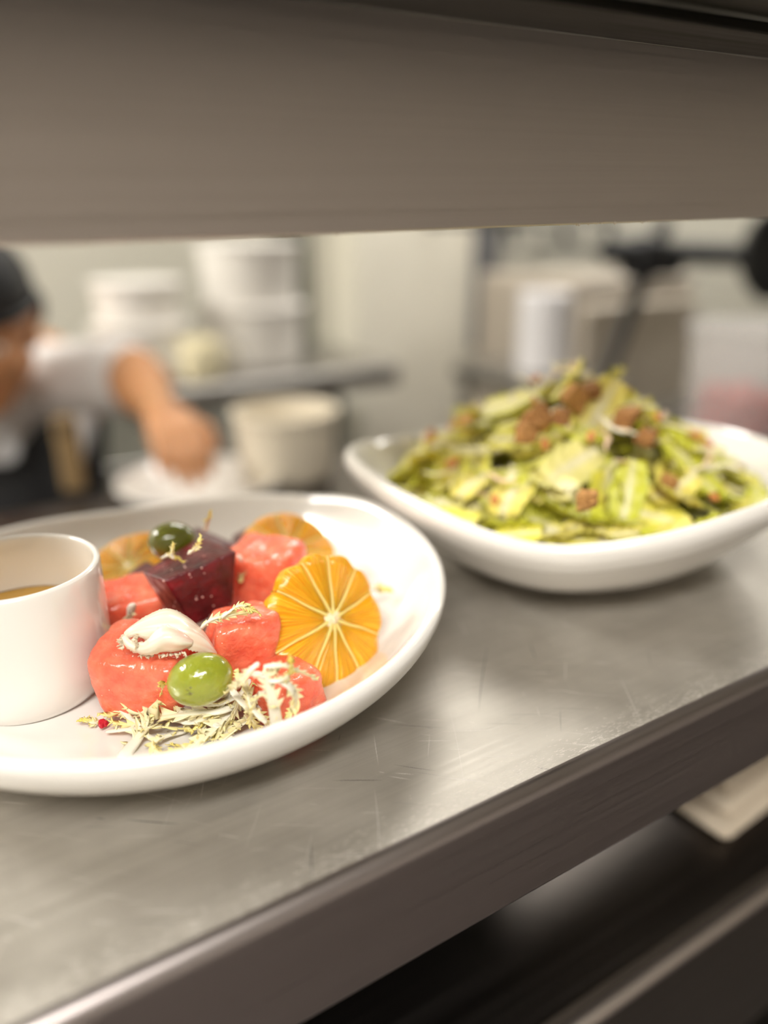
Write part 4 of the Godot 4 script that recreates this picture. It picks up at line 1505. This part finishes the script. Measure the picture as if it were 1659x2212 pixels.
func build_kitchen() -> void:
	var y := -0.2
	# wall shelf with tubs
	var a := at_v(200, 745, 2.0)
	var b := at_v(742, 752, 2.0)
	var sy := b.y
	var t := thing("tub_shelf", "grey steel shelf on the back wall holding white tubs", "shelf", Vector3((a.x + b.x) / 2, sy, -2.0))
	var w := b.x - a.x
	var m := Bld.new()
	m.box(Vector3(0, -0.012, 0.09), Vector3(w, 0.024, 0.42), 0.004)
	m.box(Vector3(0, -0.03, 0.296), Vector3(w, 0.05, 0.012), 0.003)
	part("shelf_board", m, M.steel, t)
	for s in [-0.42, 0.12]:
		m = Bld.new()
		m.box(Vector3(s * w, -0.07, -0.12), Vector3(0.02, 0.09, 0.60), 0.004)
		m.box(Vector3(s * w, -0.165, -0.42), Vector3(0.03, 0.3, 0.02), 0.004)
		part("bracket", m, M.steel, t)
	var tubs := "white tubs on the wall shelf"
	var p := at_v(305, 745, 1.93)
	lidded_tub(Vector3(p.x, sy, -1.92), 0.115, 0.125, "white lidded tub at the bottom of the left stack on the wall shelf", tubs)
	lidded_tub(Vector3(p.x, sy + 0.125, -1.92), 0.105, 0.095, "white lidded tub on top of the left stack on the wall shelf", tubs)
	p = at_v(550, 745, 1.93)
	lidded_tub(Vector3(p.x, sy, -1.94), 0.135, 0.15, "large white lidded tub at the bottom of the tall stack left of the dark upright", tubs)
	lidded_tub(Vector3(p.x, sy + 0.15, -1.94), 0.130, 0.15, "large white lidded tub on top of the tall stack left of the dark upright", tubs)
	p = at_v(448, 782, 1.72)
	t = thing("crock", "small cream crock with a brown rimmed mouth in front of the tub stacks", "crock", Vector3(p.x, sy, -1.765))
	m = Bld.new()
	m.lathe([Vector2(0, 0), Vector2(0.036, 0), Vector2(0.046, 0.012), Vector2(0.052, 0.05), Vector2(0.046, 0.085), Vector2(0.042, 0.096), Vector2(0.037, 0.094), Vector2(0.04, 0.06), Vector2(0, 0.05)], 32)
	part("crock_body", m, std(c8(232, 222, 186), 0.4), t)
	m = Bld.new()
	m.tube(catmull([Vector3(0.05, 0.075, 0), Vector3(0.075, 0.07, 0), Vector3(0.078, 0.04, 0), Vector3(0.05, 0.028, 0)], 10), [0.006, 0.006, 0.006, 0.006, 0.006, 0.006, 0.006, 0.006, 0.006, 0.006], 8)
	part("handle", m, M.cream, t)
	# dark upright and splashback
	a = at_v(656, 640, 2.02)
	b = at_v(716, 640, 2.02)
	var pole := std(c8(112, 112, 98), 0.5, 0.1)
	m = Bld.new()
	m.box(Vector3(0, 0.71, 0), Vector3(b.x - a.x + 0.02, 1.42, 0.07), 0.008)
	single("shelving_upright", m, pole, "dark olive grey upright post between the white tubs and the cream wall pier", "post", Vector3((a.x + b.x) / 2, sy - 0.09, -2.19))
	t = box_on("splashback", "dull steel splashback panel on the wall below the tub shelf", "panel", -200, 775, 760, 1010, 2.46, 0.03, std(c8(178, 178, 166), 0.5, 0.2), 0.004)
	m = Bld.new()
	m.box(Vector3(0, 0.005, 0.01), Vector3(1.7, 0.02, 0.02), 0.004)
	part("bottom_fold", m, M.steel, t)
	# under-counter refrigerator
	a = at_v(575, 862, 1.98)
	b = at_v(745, 862, 1.98)
	w = b.x - a.x
	t = thing("counter_refrigerator", "dark grey two door counter refrigerator below the upright post", "refrigerator", Vector3((a.x + b.x) / 2, 0, -2.215))
	var top := sy - 0.09 - 0.0
	m = Bld.new()
	m.box(Vector3(0, top / 2 + 0.05, 0), Vector3(w, top - 0.1, 0.42), 0.01)
	part("cabinet", m, std(c8(150, 150, 142), 0.5, 0.2), t)
	for s in [-1, 1]:
		m = Bld.new()
		m.box(Vector3(s * w * 0.25, top / 2 + 0.05, 0.225), Vector3(w * 0.44, top - 0.16, 0.03), 0.008)
		var d := part("door", m, std(c8(134, 134, 126), 0.5, 0.2), t)
		m = Bld.new()
		m.box(Vector3(s * w * 0.06, top - 0.25, 0.255), Vector3(0.02, 0.2, 0.03), 0.005)
		part("handle", m, M.steel, d)
	for s in [-1, 1]:
		m = Bld.new()
		m.tube([Vector3(s * w * 0.42, 0, 0.15), Vector3(s * w * 0.42, 0.11, 0.15)], [0.018, 0.022], 12)
		part("foot", m, M.black, t)
	# crock on the table, plate under the hand
	p = at_y(650, 1085, y)
	m = Bld.new()
	m.lathe([Vector2(0, 0), Vector2(0.06, 0), Vector2(0.07, 0.006), Vector2(0.077, 0.03), Vector2(0.08, 0.085), Vector2(0.082, 0.103), Vector2(0.086, 0.109), Vector2(0.085, 0.115), Vector2(0.08, 0.115), Vector2(0.077, 0.103), Vector2(0.073, 0.04), Vector2(0, 0.03)], 48)
	single("beige_pot", m, M.beige, "beige round pot standing on the worktable behind both salads", "pot", p + Vector3(0.035, 0, -0.12))
	p = at_y(430, 1046, y + 0.012)
	m = Bld.new()
	m.lathe(fine([Vector2(0, 0.004), Vector2(0.075, 0.004), Vector2(0.095, 0.009), Vector2(0.118, 0.022), Vector2(0.121, 0.022), Vector2(0.122, 0.02), Vector2(0.1, 0.006), Vector2(0.08, 0.0), Vector2(0, 0.0)]), 64)
	single("dinner_plate", m, M.ceramic, "white plate on the worktable under the hand of the person in the cap", "plate", Vector3(p.x, S + y, p.z))
	p = at_y(232, 1085, y)
	m = Bld.new()
	m.box(Vector3(0, 0.06, 0), Vector3(0.036, 0.12, 0.02), 0.006)
	t = thing("wooden_board", "narrow tan wooden board standing on edge between the black apron and the white plate", "board", p + Vector3(-0.03, 0, -0.075))
	t.rotation_degrees = Vector3(-6, -30, 3)
	part("plank", m, std(c8(126, 102, 66), 0.6), t)
	m = Bld.new()
	m.lathe([Vector2(0.006, -0.012), Vector2(0.009, -0.012), Vector2(0.009, 0.012), Vector2(0.006, 0.012), Vector2(0.006, -0.012)], 20)
	for k in m.v.size():
		m.v[k] = Vector3(m.v[k].x, 0.100 + m.v[k].z, m.v[k].y)
	part("hanging_ring", m, M.black_metal, t)
	# right of the pier: corner guard, paper roll, refrigerator
	a = at_v(1034, 640, 2.26)
	b = at_v(1082, 640, 2.26)
	m = Bld.new()
	m.box(Vector3(0, 0.62, 0), Vector3(b.x - a.x, 1.25, 0.10), 0.006)
	single("steel_corner_guard", m, std(c8(120, 121, 126), 0.45, 0.5), "bluish grey steel strip along the right side of the cream wall pier", "strip", Vector3((a.x + b.x) / 2, at_v(1050, 752, 2.26).y, -2.32))
	p = at_v(1168, 800, 1.62)
	var p2 := at_v(1168, 632, 1.62)
	t = thing("paper_roll", "white paper towel roll standing right of the cream wall pier", "paper roll", p)
	var h := p2.y - p.y
	m = Bld.new()
	m.lathe([Vector2(0.018, 0.0), Vector2(0.069, 0.0), Vector2(0.071, 0.003), Vector2(0.071, h - 0.003), Vector2(0.069, h), Vector2(0.018, h), Vector2(0.018, 0.0)], 48)
	part("paper", m, std(c8(232, 230, 232), 0.8), t)
	m = Bld.new()
	m.lathe([Vector2(0.015, 0.001), Vector2(0.018, 0.001), Vector2(0.018, h - 0.001), Vector2(0.015, h - 0.001), Vector2(0.015, 0.001)], 24)
	part("cardboard_core", m, std(c8(150, 120, 84), 0.8), t)
	t = thing("side_counter", "grey steel counter before the back wall carrying the paper roll", "counter", Vector3(p.x - 0.02, p.y, p.z))
	m = Bld.new()
	m.box(Vector3(0, -0.02, 0), Vector3(0.26, 0.04, 0.44), 0.005)
	part("countertop", m, M.steel, t)
	for s in [-1, 1]:
		for z in [-0.17, 0.17]:
			m = Bld.new()
			m.tube([Vector3(s * 0.11, -p.y, z), Vector3(s * 0.11, -0.03, z)], [0.016, 0.016], 10)
			part("leg", m, M.steel, t)
	a = at_v(1248, 700, 1.72)
	b = at_v(1505, 700, 1.72)
	w = b.x - a.x
	t = thing("upright_refrigerator", "tall brown grey steel refrigerator behind the right side of the salad bowl", "refrigerator", Vector3((a.x + b.x) / 2, 0, -1.98))
	h = at_v(1380, 600, 1.72).y
	m = Bld.new()
	m.box(Vector3(0, h / 2 + 0.05, 0), Vector3(w, h - 0.1, 0.46), 0.012)
	part("cabinet", m, std(c8(186, 176, 162), 0.5, 0.15), t)
	m = Bld.new()
	m.box(Vector3(0.01, h / 2 + 0.03, 0.245), Vector3(w * 0.94, h - 0.2, 0.035), 0.01)
	var dr := part("door", m, std(c8(206, 196, 180), 0.5, 0.15), t)
	m = Bld.new()
	m.box(Vector3(-w * 0.38, h * 0.62, 0.285), Vector3(0.03, 0.35, 0.03), 0.01)
	part("handle", m, M.dark_steel, dr)
	for s in [-1, 1]:
		m = Bld.new()
		m.tube([Vector3(s * w * 0.4, 0, 0.18), Vector3(s * w * 0.4, 0.11, 0.18)], [0.02, 0.024], 12)
		part("foot", m, M.black, t)
	# black utensil rail with hooks
	a = at_v(1082, 484, 1.9)
	b = at_v(1335, 478, 1.9)
	t = thing("utensil_rail", "thin black rail with hooks just below the fascia, right of the pier", "rail", a)
	m = Bld.new()
	m.tube([Vector3.ZERO, b - a], [0.012, 0.012], 10)
	part("bar", m, M.black_metal, t)
	for f in [0.06, 0.5, 0.9]:
		m = Bld.new()
		var q: Vector3 = (b - a) * f
		m.tube(catmull([q + Vector3(0, 0.012, 0), q + Vector3(0, -0.03, 0.012), q + Vector3(0, -0.055, 0.02), q + Vector3(0, -0.05, 0.04)], 10), [0.005, 0.007, 0.009, 0.011, 0.012, 0.012, 0.011, 0.009, 0.007, 0.005], 8)
		part("hook", m, M.black, t)
	for f in [0.02, 0.98]:
		m = Bld.new()
		var q: Vector3 = (b - a) * f
		m.tube([q, q + Vector3(0, 0, -0.58)], [0.009, 0.009], 8)
		part("wall_mount", m, M.black_metal, t)
	# articulated black arm: bar, joints, slanting rod
	a = at_v(1312, 542, 1.35)
	b = at_v(1740, 556, 1.35)
	t = thing("lamp_arm", "black jointed arm with a slanting rod in front of the grey refrigerator", "arm", a)
	m = Bld.new()
	m.tube([Vector3.ZERO, b - a], [0.029, 0.030], 12)
	part("cross_bar", m, M.black, t)
	var j := at_v(1392, 556, 1.35) - a
	m = Bld.new()
	m.append(lump_at(j, Vector3(0.06, 0.052, 0.05)))
	part("joint", m, M.black, t)
	m = Bld.new()
	m.append(lump_at(at_v(1445, 560, 1.35) - a, Vector3(0.036, 0.042, 0.036)))
	part("joint", m, M.black, t)
	m = Bld.new()
	m.tube([at_v(1438, 478, 1.35) - a, at_v(1404, 566, 1.34) - a, at_v(1345, 715, 1.31) - a, at_v(1285, 872, 1.28) - a], [0.021, 0.020, 0.019, 0.018], 10)
	part("slanting_rod", m, std(c8(58, 56, 55), 0.45, 0.4), t)
	m = Bld.new()
	m.tube([b - a, b - a + Vector3(0, 0, -1.14)], [0.016, 0.016], 10)
	part("wall_mount", m, M.black_metal, t)
	# frying pan hanging at the right edge
	p = at_v(1652, 545, 1.22)
	t = thing("frying_pan", "black frying pan hanging at the right edge below the fascia", "pan", p)
	m = Bld.new()
	m.lathe([Vector2(0, 0), Vector2(0.09, 0), Vector2(0.115, 0.03), Vector2(0.118, 0.03), Vector2(0.095, -0.004), Vector2(0, -0.004)], 48)
	for k in m.v.size():
		m.v[k] = Vector3(m.v[k].x, m.v[k].z, m.v[k].y)
	part("pan_body", m, M.black, t)
	m = Bld.new()
	m.tube([Vector3(0, 0.1, 0.02), Vector3(0, 0.2, 0.035), Vector3(0, 0.3, 0.03)], [0.012, 0.013, 0.01], 10, [], 0.6)
	part("handle", m, M.black_metal, t)
	# clear tub of tomatoes on the table
	p = at_y(1588, 948, y)
	t = thing("clear_tub", "clear plastic tub part filled with red tomatoes on the worktable at the right edge", "tub", p)
	var cl := std(Color(0.94, 0.93, 0.93, 0.24), 0.35)
	cl.transparency = BaseMaterial3D.TRANSPARENCY_ALPHA
	m = Bld.new()
	var hh := at_v(1588, 716, -p.z).y - p.y
	m.lathe([Vector2(0, 0.003), Vector2(0.085, 0.003), Vector2(0.092, 0.01), Vector2(0.108, hh - 0.01), Vector2(0.113, hh - 0.008), Vector2(0.113, hh), Vector2(0.105, hh), Vector2(0.089, 0.012), Vector2(0, 0.006)], 48)
	part("tub_wall", m, cl, t)
	m = Bld.new()
	m.lathe([Vector2(0.105, hh), Vector2(0.115, hh + 0.001), Vector2(0.116, hh + 0.008), Vector2(0.11, hh + 0.012), Vector2(0, hh + 0.012)], 48)
	part("lid", m, cl, t)
	rng.seed = 61
	var tm := std(c8(172, 60, 44), 0.3)
	for k in 12:
		var rr := 0.026
		var an := k * TAU / 6.0 + (0.5 if k >= 6 else 0.0)
		var r := 0.050 if k % 6 else 0.0
		m = lump(box_planes(Vector3.ONE * rr, 0.1), 3.0, 3)
		single("tomato", m, tm, "small red tomato in the clear tub at the right edge", "tomato", p + Vector3(cos(an) * r, 0.036 + (0.04 if k >= 6 else 0.0), sin(an) * r), "tomatoes in the clear tub")
	# folded white cloth on the table under the pass shelf
	p = at_y(1560, 1775, y)
	t = thing("folded_cloth", "cream folded cloth lying on the worktable under the pass shelf at the lower right", "cloth", p)
	t.rotation_degrees.y = 4
	for k in 3:
		m = Bld.new()
		m.box(Vector3(0.085 + k * 0.004, 0.006 + k * 0.011, -0.05 - k * 0.003), Vector3(0.21 - k * 0.012, 0.0105, 0.13 - k * 0.008), 0.005)
		part("fold", m, std(c8(196, 182, 162), 0.8), t)


func lump_at(c: Vector3, half: Vector3) -> Bld:
	var b := lump(box_planes(half), 3.0, 3)
	shift(b, c)
	return b


# ------------------------------------------------------------------ the person
# skin over bones: each bone [a, b, radius a, radius b]; distances joined with a soft minimum and meshed as surface nets
func nets(bones: Array, cell: float, soft: float, cuts: Array = [], shade: Variant = null) -> Bld:
	var lo := Vector3.ONE * 1e9
	var hi := -lo
	for q in bones:
		var r: float = maxf(q[2], q[3]) + 0.03
		for e in [q[0], q[1]]:
			lo = lo.min(e - Vector3.ONE * r)
			hi = hi.max(e + Vector3.ONE * r)
	var n := Vector3i(((hi - lo) / cell).ceil()) + Vector3i.ONE
	var acc := PackedFloat32Array()
	acc.resize(n.x * n.y * n.z)
	for q in bones:
		var a: Vector3 = q[0]
		var ab: Vector3 = q[1] - a
		var l2 := maxf(ab.length_squared(), 1e-9)
		var m: float = maxf(q[2], q[3]) + soft * 3.0 + cell
		var i0 := Vector3i(((a.min(q[1]) - Vector3.ONE * m - lo) / cell).floor()).clamp(Vector3i.ZERO, n - Vector3i.ONE)
		var i1 := Vector3i(((a.max(q[1]) + Vector3.ONE * m - lo) / cell).ceil()).clamp(Vector3i.ZERO, n - Vector3i.ONE)
		for z in range(i0.z, i1.z + 1):
			for y in range(i0.y, i1.y + 1):
				for x in range(i0.x, i1.x + 1):
					var p := lo + Vector3(x, y, z) * cell - a
					var t := clampf(p.dot(ab) / l2, 0, 1)
					var d: float = (p - ab * t).length() - lerpf(q[2], q[3], t)
					if d < soft * 5.0:
						acc[(z * n.y + y) * n.x + x] += exp(-d / soft)
	var f := PackedFloat32Array()
	f.resize(acc.size())
	for k in acc.size():
		f[k] = -soft * log(acc[k]) if acc[k] > 1e-12 else 1.0
	for c in cuts:      # planes [normal, offset]: keep where n.p < offset
		for z in n.z:
			for y in n.y:
				for x in n.x:
					var k := (z * n.y + y) * n.x + x
					f[k] = maxf(f[k], c[0].dot(lo + Vector3(x, y, z) * cell) - c[1])
	var b := Bld.new()
	var at := {}
	var sx := 1
	var sy := n.x
	var sz := n.x * n.y
	for z in n.z - 1:
		for y in n.y - 1:
			for x in n.x - 1:
				var k := z * sz + y * sy + x
				var sgn := int(f[k] < 0) + int(f[k + 1] < 0) + int(f[k + sy] < 0) + int(f[k + sy + 1] < 0) + int(f[k + sz] < 0) + int(f[k + sz + 1] < 0) + int(f[k + sz + sy] < 0) + int(f[k + sz + sy + 1] < 0)
				if sgn == 0 or sgn == 8:
					continue
				var s := Vector3.ZERO
				var cnt := 0
				for e in [[0, 0, 0, 0], [0, 1, 0, 0], [0, 0, 1, 0], [0, 1, 1, 0], [1, 0, 0, 0], [1, 1, 0, 0], [1, 0, 0, 1], [1, 1, 0, 1], [2, 0, 0, 0], [2, 1, 0, 0], [2, 0, 1, 0], [2, 1, 1, 0]]:
					var o := Vector3i.ZERO
					if e[0] == 0: o = Vector3i(0, e[1], e[2])
					elif e[0] == 1: o = Vector3i(e[1], 0, e[3])
					else: o = Vector3i(e[1], e[2], 0)
					var ka := k + o.x * sx + o.y * sy + o.z * sz
					var kb: int = ka + [sx, sy, sz][e[0]]
					if (f[ka] < 0) != (f[kb] < 0):
						var q := Vector3(o)
						q[e[0]] += f[ka] / (f[ka] - f[kb])
						s += q
						cnt += 1
				var w := lo + (Vector3(x, y, z) + s / maxi(cnt, 1)) * cell
				if shade != null:
					b.col = shade.call(w)
				at[k] = b.p(w)
	for k in at:
		for ax in 3:
			var st: int = [sx, sy, sz][ax]
			var u: int = [sy, sz, sx][ax]
			var v: int = [sz, sx, sy][ax]
			if k + st >= f.size() or (f[k] < 0) == (f[k + st] < 0):
				continue
			if not (at.has(k - u) and at.has(k - v) and at.has(k - u - v)):
				continue
			if f[k] < 0:
				b.ix.append_array([at[k], at[k - u - v], at[k - u], at[k], at[k - v], at[k - u - v]])
			else:
				b.ix.append_array([at[k], at[k - u], at[k - u - v], at[k], at[k - u - v], at[k - v]])
	return b


func build_person() -> void:
	var rt := Vector3(cam_basis.x.x, 0, cam_basis.x.z).normalized()     # towards the right of the photograph
	var to := Vector3(cam_basis.z.x, 0, cam_basis.z.z).normalized()     # towards the viewer
	var head := at_d(-46, 716, 1.25)
	var neck := at_d(-62, 842, 1.44)
	var sh := [at_d(62, 822, 1.54), at_d(-250, 822, 1.54)]
	var el := [at_d(288, 812, 1.36), at_d(-470, 900, 1.40)]
	var wr := [at_d(348, 886, 1.20), at_d(-330, 1040, 1.22)]
	var hd := [(at_d(408, 985, 1.10) - wr[0]).normalized(), (at_d(-250, 1090, 1.12) - wr[1]).normalized()]
	var chest: Vector3 = (sh[0] + sh[1]) / 2 - Vector3(0, 0.17, 0) - to * 0.05
	var pel := chest - to * 0.16
	pel.y = 0.95
	var skin := lin(188, 134, 90)
	var root := Vector3(pel.x, 0, pel.z)
	var t := thing("person", "person in black cap and apron over a white shirt, one forearm over a plate", "person", root)
	var bones := [[neck, head + to * -0.02 - Vector3(0, 0.04, 0), 0.056, 0.05], [neck - Vector3(0, 0.03, 0), chest, 0.075, 0.125]]
	for s in 2:
		var side: Vector3 = rt * (0.09 if s == 0 else -0.09)
		bones.append([sh[s], neck - Vector3(0, 0.02, 0), 0.056, 0.06])
		bones.append([chest + side * 0.7, pel + side * 0.7 + Vector3(0, 0.1, 0), 0.115, 0.115])
		bones.append([pel + side * 0.9, pel + side - Vector3(0, 0.10, 0), 0.12, 0.1])
		bones.append([sh[s], el[s], 0.052, 0.043])
		bones.append([el[s], lerp(el[s], wr[s], 0.35), 0.043, 0.042])
		bones.append([lerp(el[s], wr[s], 0.35), wr[s], 0.042, 0.027])
		var knee := root + side + Vector3(0, 0.50, 0) + to * 0.03
		var ank := root + side + Vector3(0, 0.09, 0)
		bones.append([pel + side, knee, 0.092, 0.058])
		bones.append([knee, ank, 0.058, 0.04])
		bones.append([ank, root + side + Vector3(0, 0.035, 0) + to * 0.14, 0.04, 0.03])
	var body := nets(bones, 0.013, 0.012, [], func(_p): return skin)
	# head: faces the plate, tipped down
	var look := (to + rt * 0.35 - Vector3(0, 0.35, 0)).normalized()
	var hr := look.cross(Vector3.UP).normalized()
	var hu := hr.cross(look)
	var H := func(x: float, y: float, z: float) -> Vector3: return head + hr * x + hu * y + look * z
	var hb := [
		[H.call(0, 0.045, -0.02), H.call(0, 0.045, 0.012), 0.086, 0.080], [H.call(0, 0.0, 0.005), H.call(0, -0.035, 0.02), 0.070, 0.062], [H.call(0, -0.07, 0.045), H.call(0, -0.095, 0.056), 0.038, 0.026],
		[H.call(0.05, -0.055, 0.0), H.call(0.012, -0.096, 0.05), 0.026, 0.024], [H.call(-0.05, -0.055, 0.0), H.call(-0.012, -0.096, 0.05), 0.026, 0.024],
		[H.call(0.036, -0.02, 0.058), H.call(0.028, -0.045, 0.056), 0.024, 0.02], [H.call(-0.036, -0.02, 0.058), H.call(-0.028, -0.045, 0.056), 0.024, 0.02],
		[H.call(0, 0.012, 0.084), H.call(0, -0.026, 0.104), 0.008, 0.0125], [H.call(0.011, -0.03, 0.092), H.call(-0.011, -0.03, 0.092), 0.0085, 0.0085],
		[H.call(0.042, 0.03, 0.066), H.call(0.012, 0.026, 0.080), 0.010, 0.010], [H.call(-0.042, 0.03, 0.066), H.call(-0.012, 0.026, 0.080), 0.010, 0.010],
		[H.call(0.018, -0.058, 0.076), H.call(-0.018, -0.058, 0.076), 0.009, 0.009], [H.call(0.014, -0.069, 0.075), H.call(-0.014, -0.069, 0.075), 0.009, 0.009],
		[H.call(0.079, 0.018, -0.012), H.call(0.080, -0.025, -0.006), 0.013, 0.009], [H.call(-0.079, 0.018, -0.012), H.call(-0.080, -0.025, -0.006), 0.013, 0.009],
		[H.call(0, -0.04, -0.01), neck + (head - neck) * 0.4, 0.055, 0.055]]
	var lipc: Vector3 = H.call(0, -0.063, 0.084)
	body.append(nets(hb, 0.0045, 0.005, [], func(p): return skin.lerp(lin(172, 82, 76), exp(-pow((p - lipc).length() / 0.018, 4)) * 0.8)))
	for s in 2:
		var d: Vector3 = hd[s]
		var across := d.cross(Vector3.UP).normalized() * (1.0 if s == 0 else -1.0)
		var palm_up := across.cross(d).normalized() * (1.0 if s == 0 else -1.0)
		if palm_up.y < 0:
			palm_up = -palm_up
		var w: Vector3 = wr[s]
		var fb := []
		for k in 4:
			var o := (k - 1.5) * 0.0195
			var kn := w + d * (0.088 - 0.004 * absf(k - 1.2)) + across * o
			fb.append([w + d * 0.012 + across * o * 0.6, kn, 0.014, 0.0115])
			var ln: float = [0.068, 0.077, 0.072, 0.056][k]
			var d1 := (d - palm_up * 0.35 + across * o * 2.0).normalized()
			var d2 := (d - palm_up * 0.95 + across * o * 1.0).normalized()
			var d3 := (d * 0.6 - palm_up * 1.1).normalized()
			var p1 := kn + d1 * ln * 0.48
			var p2 := p1 + d2 * ln * 0.3
			fb.append([kn, p1, 0.0105, 0.0092])
			fb.append([p1, p2, 0.0092, 0.0084])
			fb.append([p2, p2 + d3 * ln * 0.24, 0.0084, 0.0074])
		var tb := w + d * 0.03 - across * 0.026
		var t1 := tb + (d * 0.7 - across * 0.7 - palm_up * 0.3).normalized() * 0.042
		fb.append([w + d * 0.015 - across * 0.008, tb, 0.016, 0.0135])
		fb.append([tb, t1, 0.0135, 0.0105])
		fb.append([t1, t1 + (d - across * 0.15 - palm_up * 0.6).normalized() * 0.03, 0.0105, 0.0085])
		fb.append([w - d * 0.035, w + d * 0.02, 0.026, 0.022])
		body.append(nets(fb, 0.0036, 0.003, [], func(_p): return skin))
	shift(body, -root)
	var sk := vcol(0.5)
	sk.subsurf_scatter_enabled = true
	sk.subsurf_scatter_strength = 0.1
	part("body", body, sk, t)
	# clothes
	var white := std(c8(222, 218, 216), 0.85)
	var cl := []
	for q in [1, 2, 3, 7, 8]:
		pass
	cl.append([neck - Vector3(0, 0.05, 0), chest, 0.085, 0.14])
	for s in 2:
		var side: Vector3 = rt * (0.09 if s == 0 else -0.09)
		cl.append([sh[s], neck - Vector3(0, 0.03, 0), 0.074, 0.078])
		cl.append([chest + side * 0.7, pel + side * 0.7 + Vector3(0, 0.02, 0), 0.13, 0.135])
		cl.append([sh[s], lerp(sh[s], el[s], 0.88), 0.070, 0.068])
	var m := nets(cl, 0.013, 0.014)
	shift(m, -root)
	part("shirt", m, white, t, "white short sleeved shirt")
	var ap := []
	for s in 2:
		var side: Vector3 = rt * (0.085 if s == 0 else -0.085)
		ap.append([chest + side * 0.72 + Vector3(0, 0.19, 0) + to * 0.07, chest + side * 0.9 - Vector3(0, 0.1, 0) + to * 0.04, 0.115, 0.145])
		ap.append([chest + side - Vector3(0, 0.1, 0) + to * 0.04, pel + side + to * 0.04, 0.145, 0.15])
		ap.append([pel + side + to * 0.04, pel + side * 1.1 - Vector3(0, 0.35, 0) + to * 0.03, 0.15, 0.15])
	m = nets(ap, 0.015, 0.014, [[-to, (-to).dot(chest) - 0.02]])
	shift(m, -root)
	part("apron", m, M.black, t, "black bib apron")
	for s in [1, -1]:
		m = Bld.new()
		m.tube(catmull([chest + rt * s * 0.07 + Vector3(0, 0.13, 0) + to * 0.12, neck + rt * s * 0.075 + to * 0.06 - Vector3(0, 0.02, 0), neck + rt * s * 0.06 - to * 0.075 + Vector3(0, 0.0, 0)], 14), [0.011, 0.011, 0.011, 0.011, 0.011, 0.011, 0.011, 0.011, 0.011, 0.011, 0.011, 0.011, 0.011, 0.011], 8, [], 0.35)
		shift(m, -root)
		part("neck_strap", m, M.black, t)
	var tr := []
	for s in 2:
		var side: Vector3 = rt * (0.09 if s == 0 else -0.09)
		tr.append([pel + side, root + side + Vector3(0, 0.5, 0) + to * 0.03, 0.115, 0.08])
		tr.append([root + side + Vector3(0, 0.5, 0) + to * 0.03, root + side + Vector3(0, 0.11, 0), 0.08, 0.07])
	m = nets(tr, 0.016, 0.012)
	shift(m, -root)
	part("trousers", m, std(c8(44, 44, 50), 0.8), t)
	for s in [0.09, -0.09]:
		m = nets([[root + rt * s + Vector3(0, 0.05, 0) - to * 0.03, root + rt * s + Vector3(0, 0.042, 0) + to * 0.16, 0.05, 0.042]], 0.01, 0.008, [[Vector3.DOWN, 0.0]])
		shift(m, -root)
		part("shoe", m, M.black, t)
	# cap with a band, hair below it, eyes
	m = nets([[H.call(0, 0.062, -0.024), H.call(0, 0.066, 0.010), 0.092, 0.086], [H.call(0, 0.09, -0.01), H.call(0, 0.094, 0.0), 0.075, 0.075]], 0.006, 0.006, [[-hu, (-hu).dot(H.call(0, 0.044, 0))]])
	shift(m, -root)
	var cap := part("cap", m, M.black, t, "black cap")
	m = Bld.new()
	var band := []
	for k in 33:
		var an := TAU * k / 32.0
		band.append(H.call(sin(an) * 0.094, 0.052, cos(an) * 0.103 - 0.006) - root)
	var br := PackedFloat32Array()
	br.resize(33)
	br.fill(0.007)
	m.tube(band, Array(br), 8)
	part("cap_band", m, M.black, cap)
	m = nets([[H.call(0.055, 0.02, -0.04), H.call(-0.055, 0.02, -0.04), 0.05, 0.05], [H.call(0, -0.01, -0.06), H.call(0, -0.05, -0.055), 0.05, 0.04]], 0.007, 0.008, [[look, look.dot(H.call(0, 0, -0.042))]])
	shift(m, -root)
	part("hair", m, std(c8(36, 30, 28), 0.7), t)
	for s in [1, -1]:
		m = lump_at(H.call(s * 0.03, 0.006, 0.070) - root, Vector3.ONE * 0.0115)
		var ey := part("eye", m, std(c8(236, 232, 226), 0.2), t)
		m = lump_at(H.call(s * 0.03, 0.004, 0.0785) - root, Vector3.ONE * 0.0048)
		part("iris", m, std(c8(50, 34, 24), 0.2), ey)
	# round white badge on the bib
	m = Bld.new()
	m.lathe([Vector2(0, 0.0), Vector2(0.034, 0.0), Vector2(0.036, 0.002), Vector2(0.034, 0.005), Vector2(0, 0.006)], 32)
	var bp := at_d(2, 962, 1.42)
	var bd := part("badge", m, std(c8(196, 196, 198), 0.5), t, "round pale badge on the apron bib")
	bd.basis = Basis(rt, to, rt.cross(to))
	bd.position = bp - root
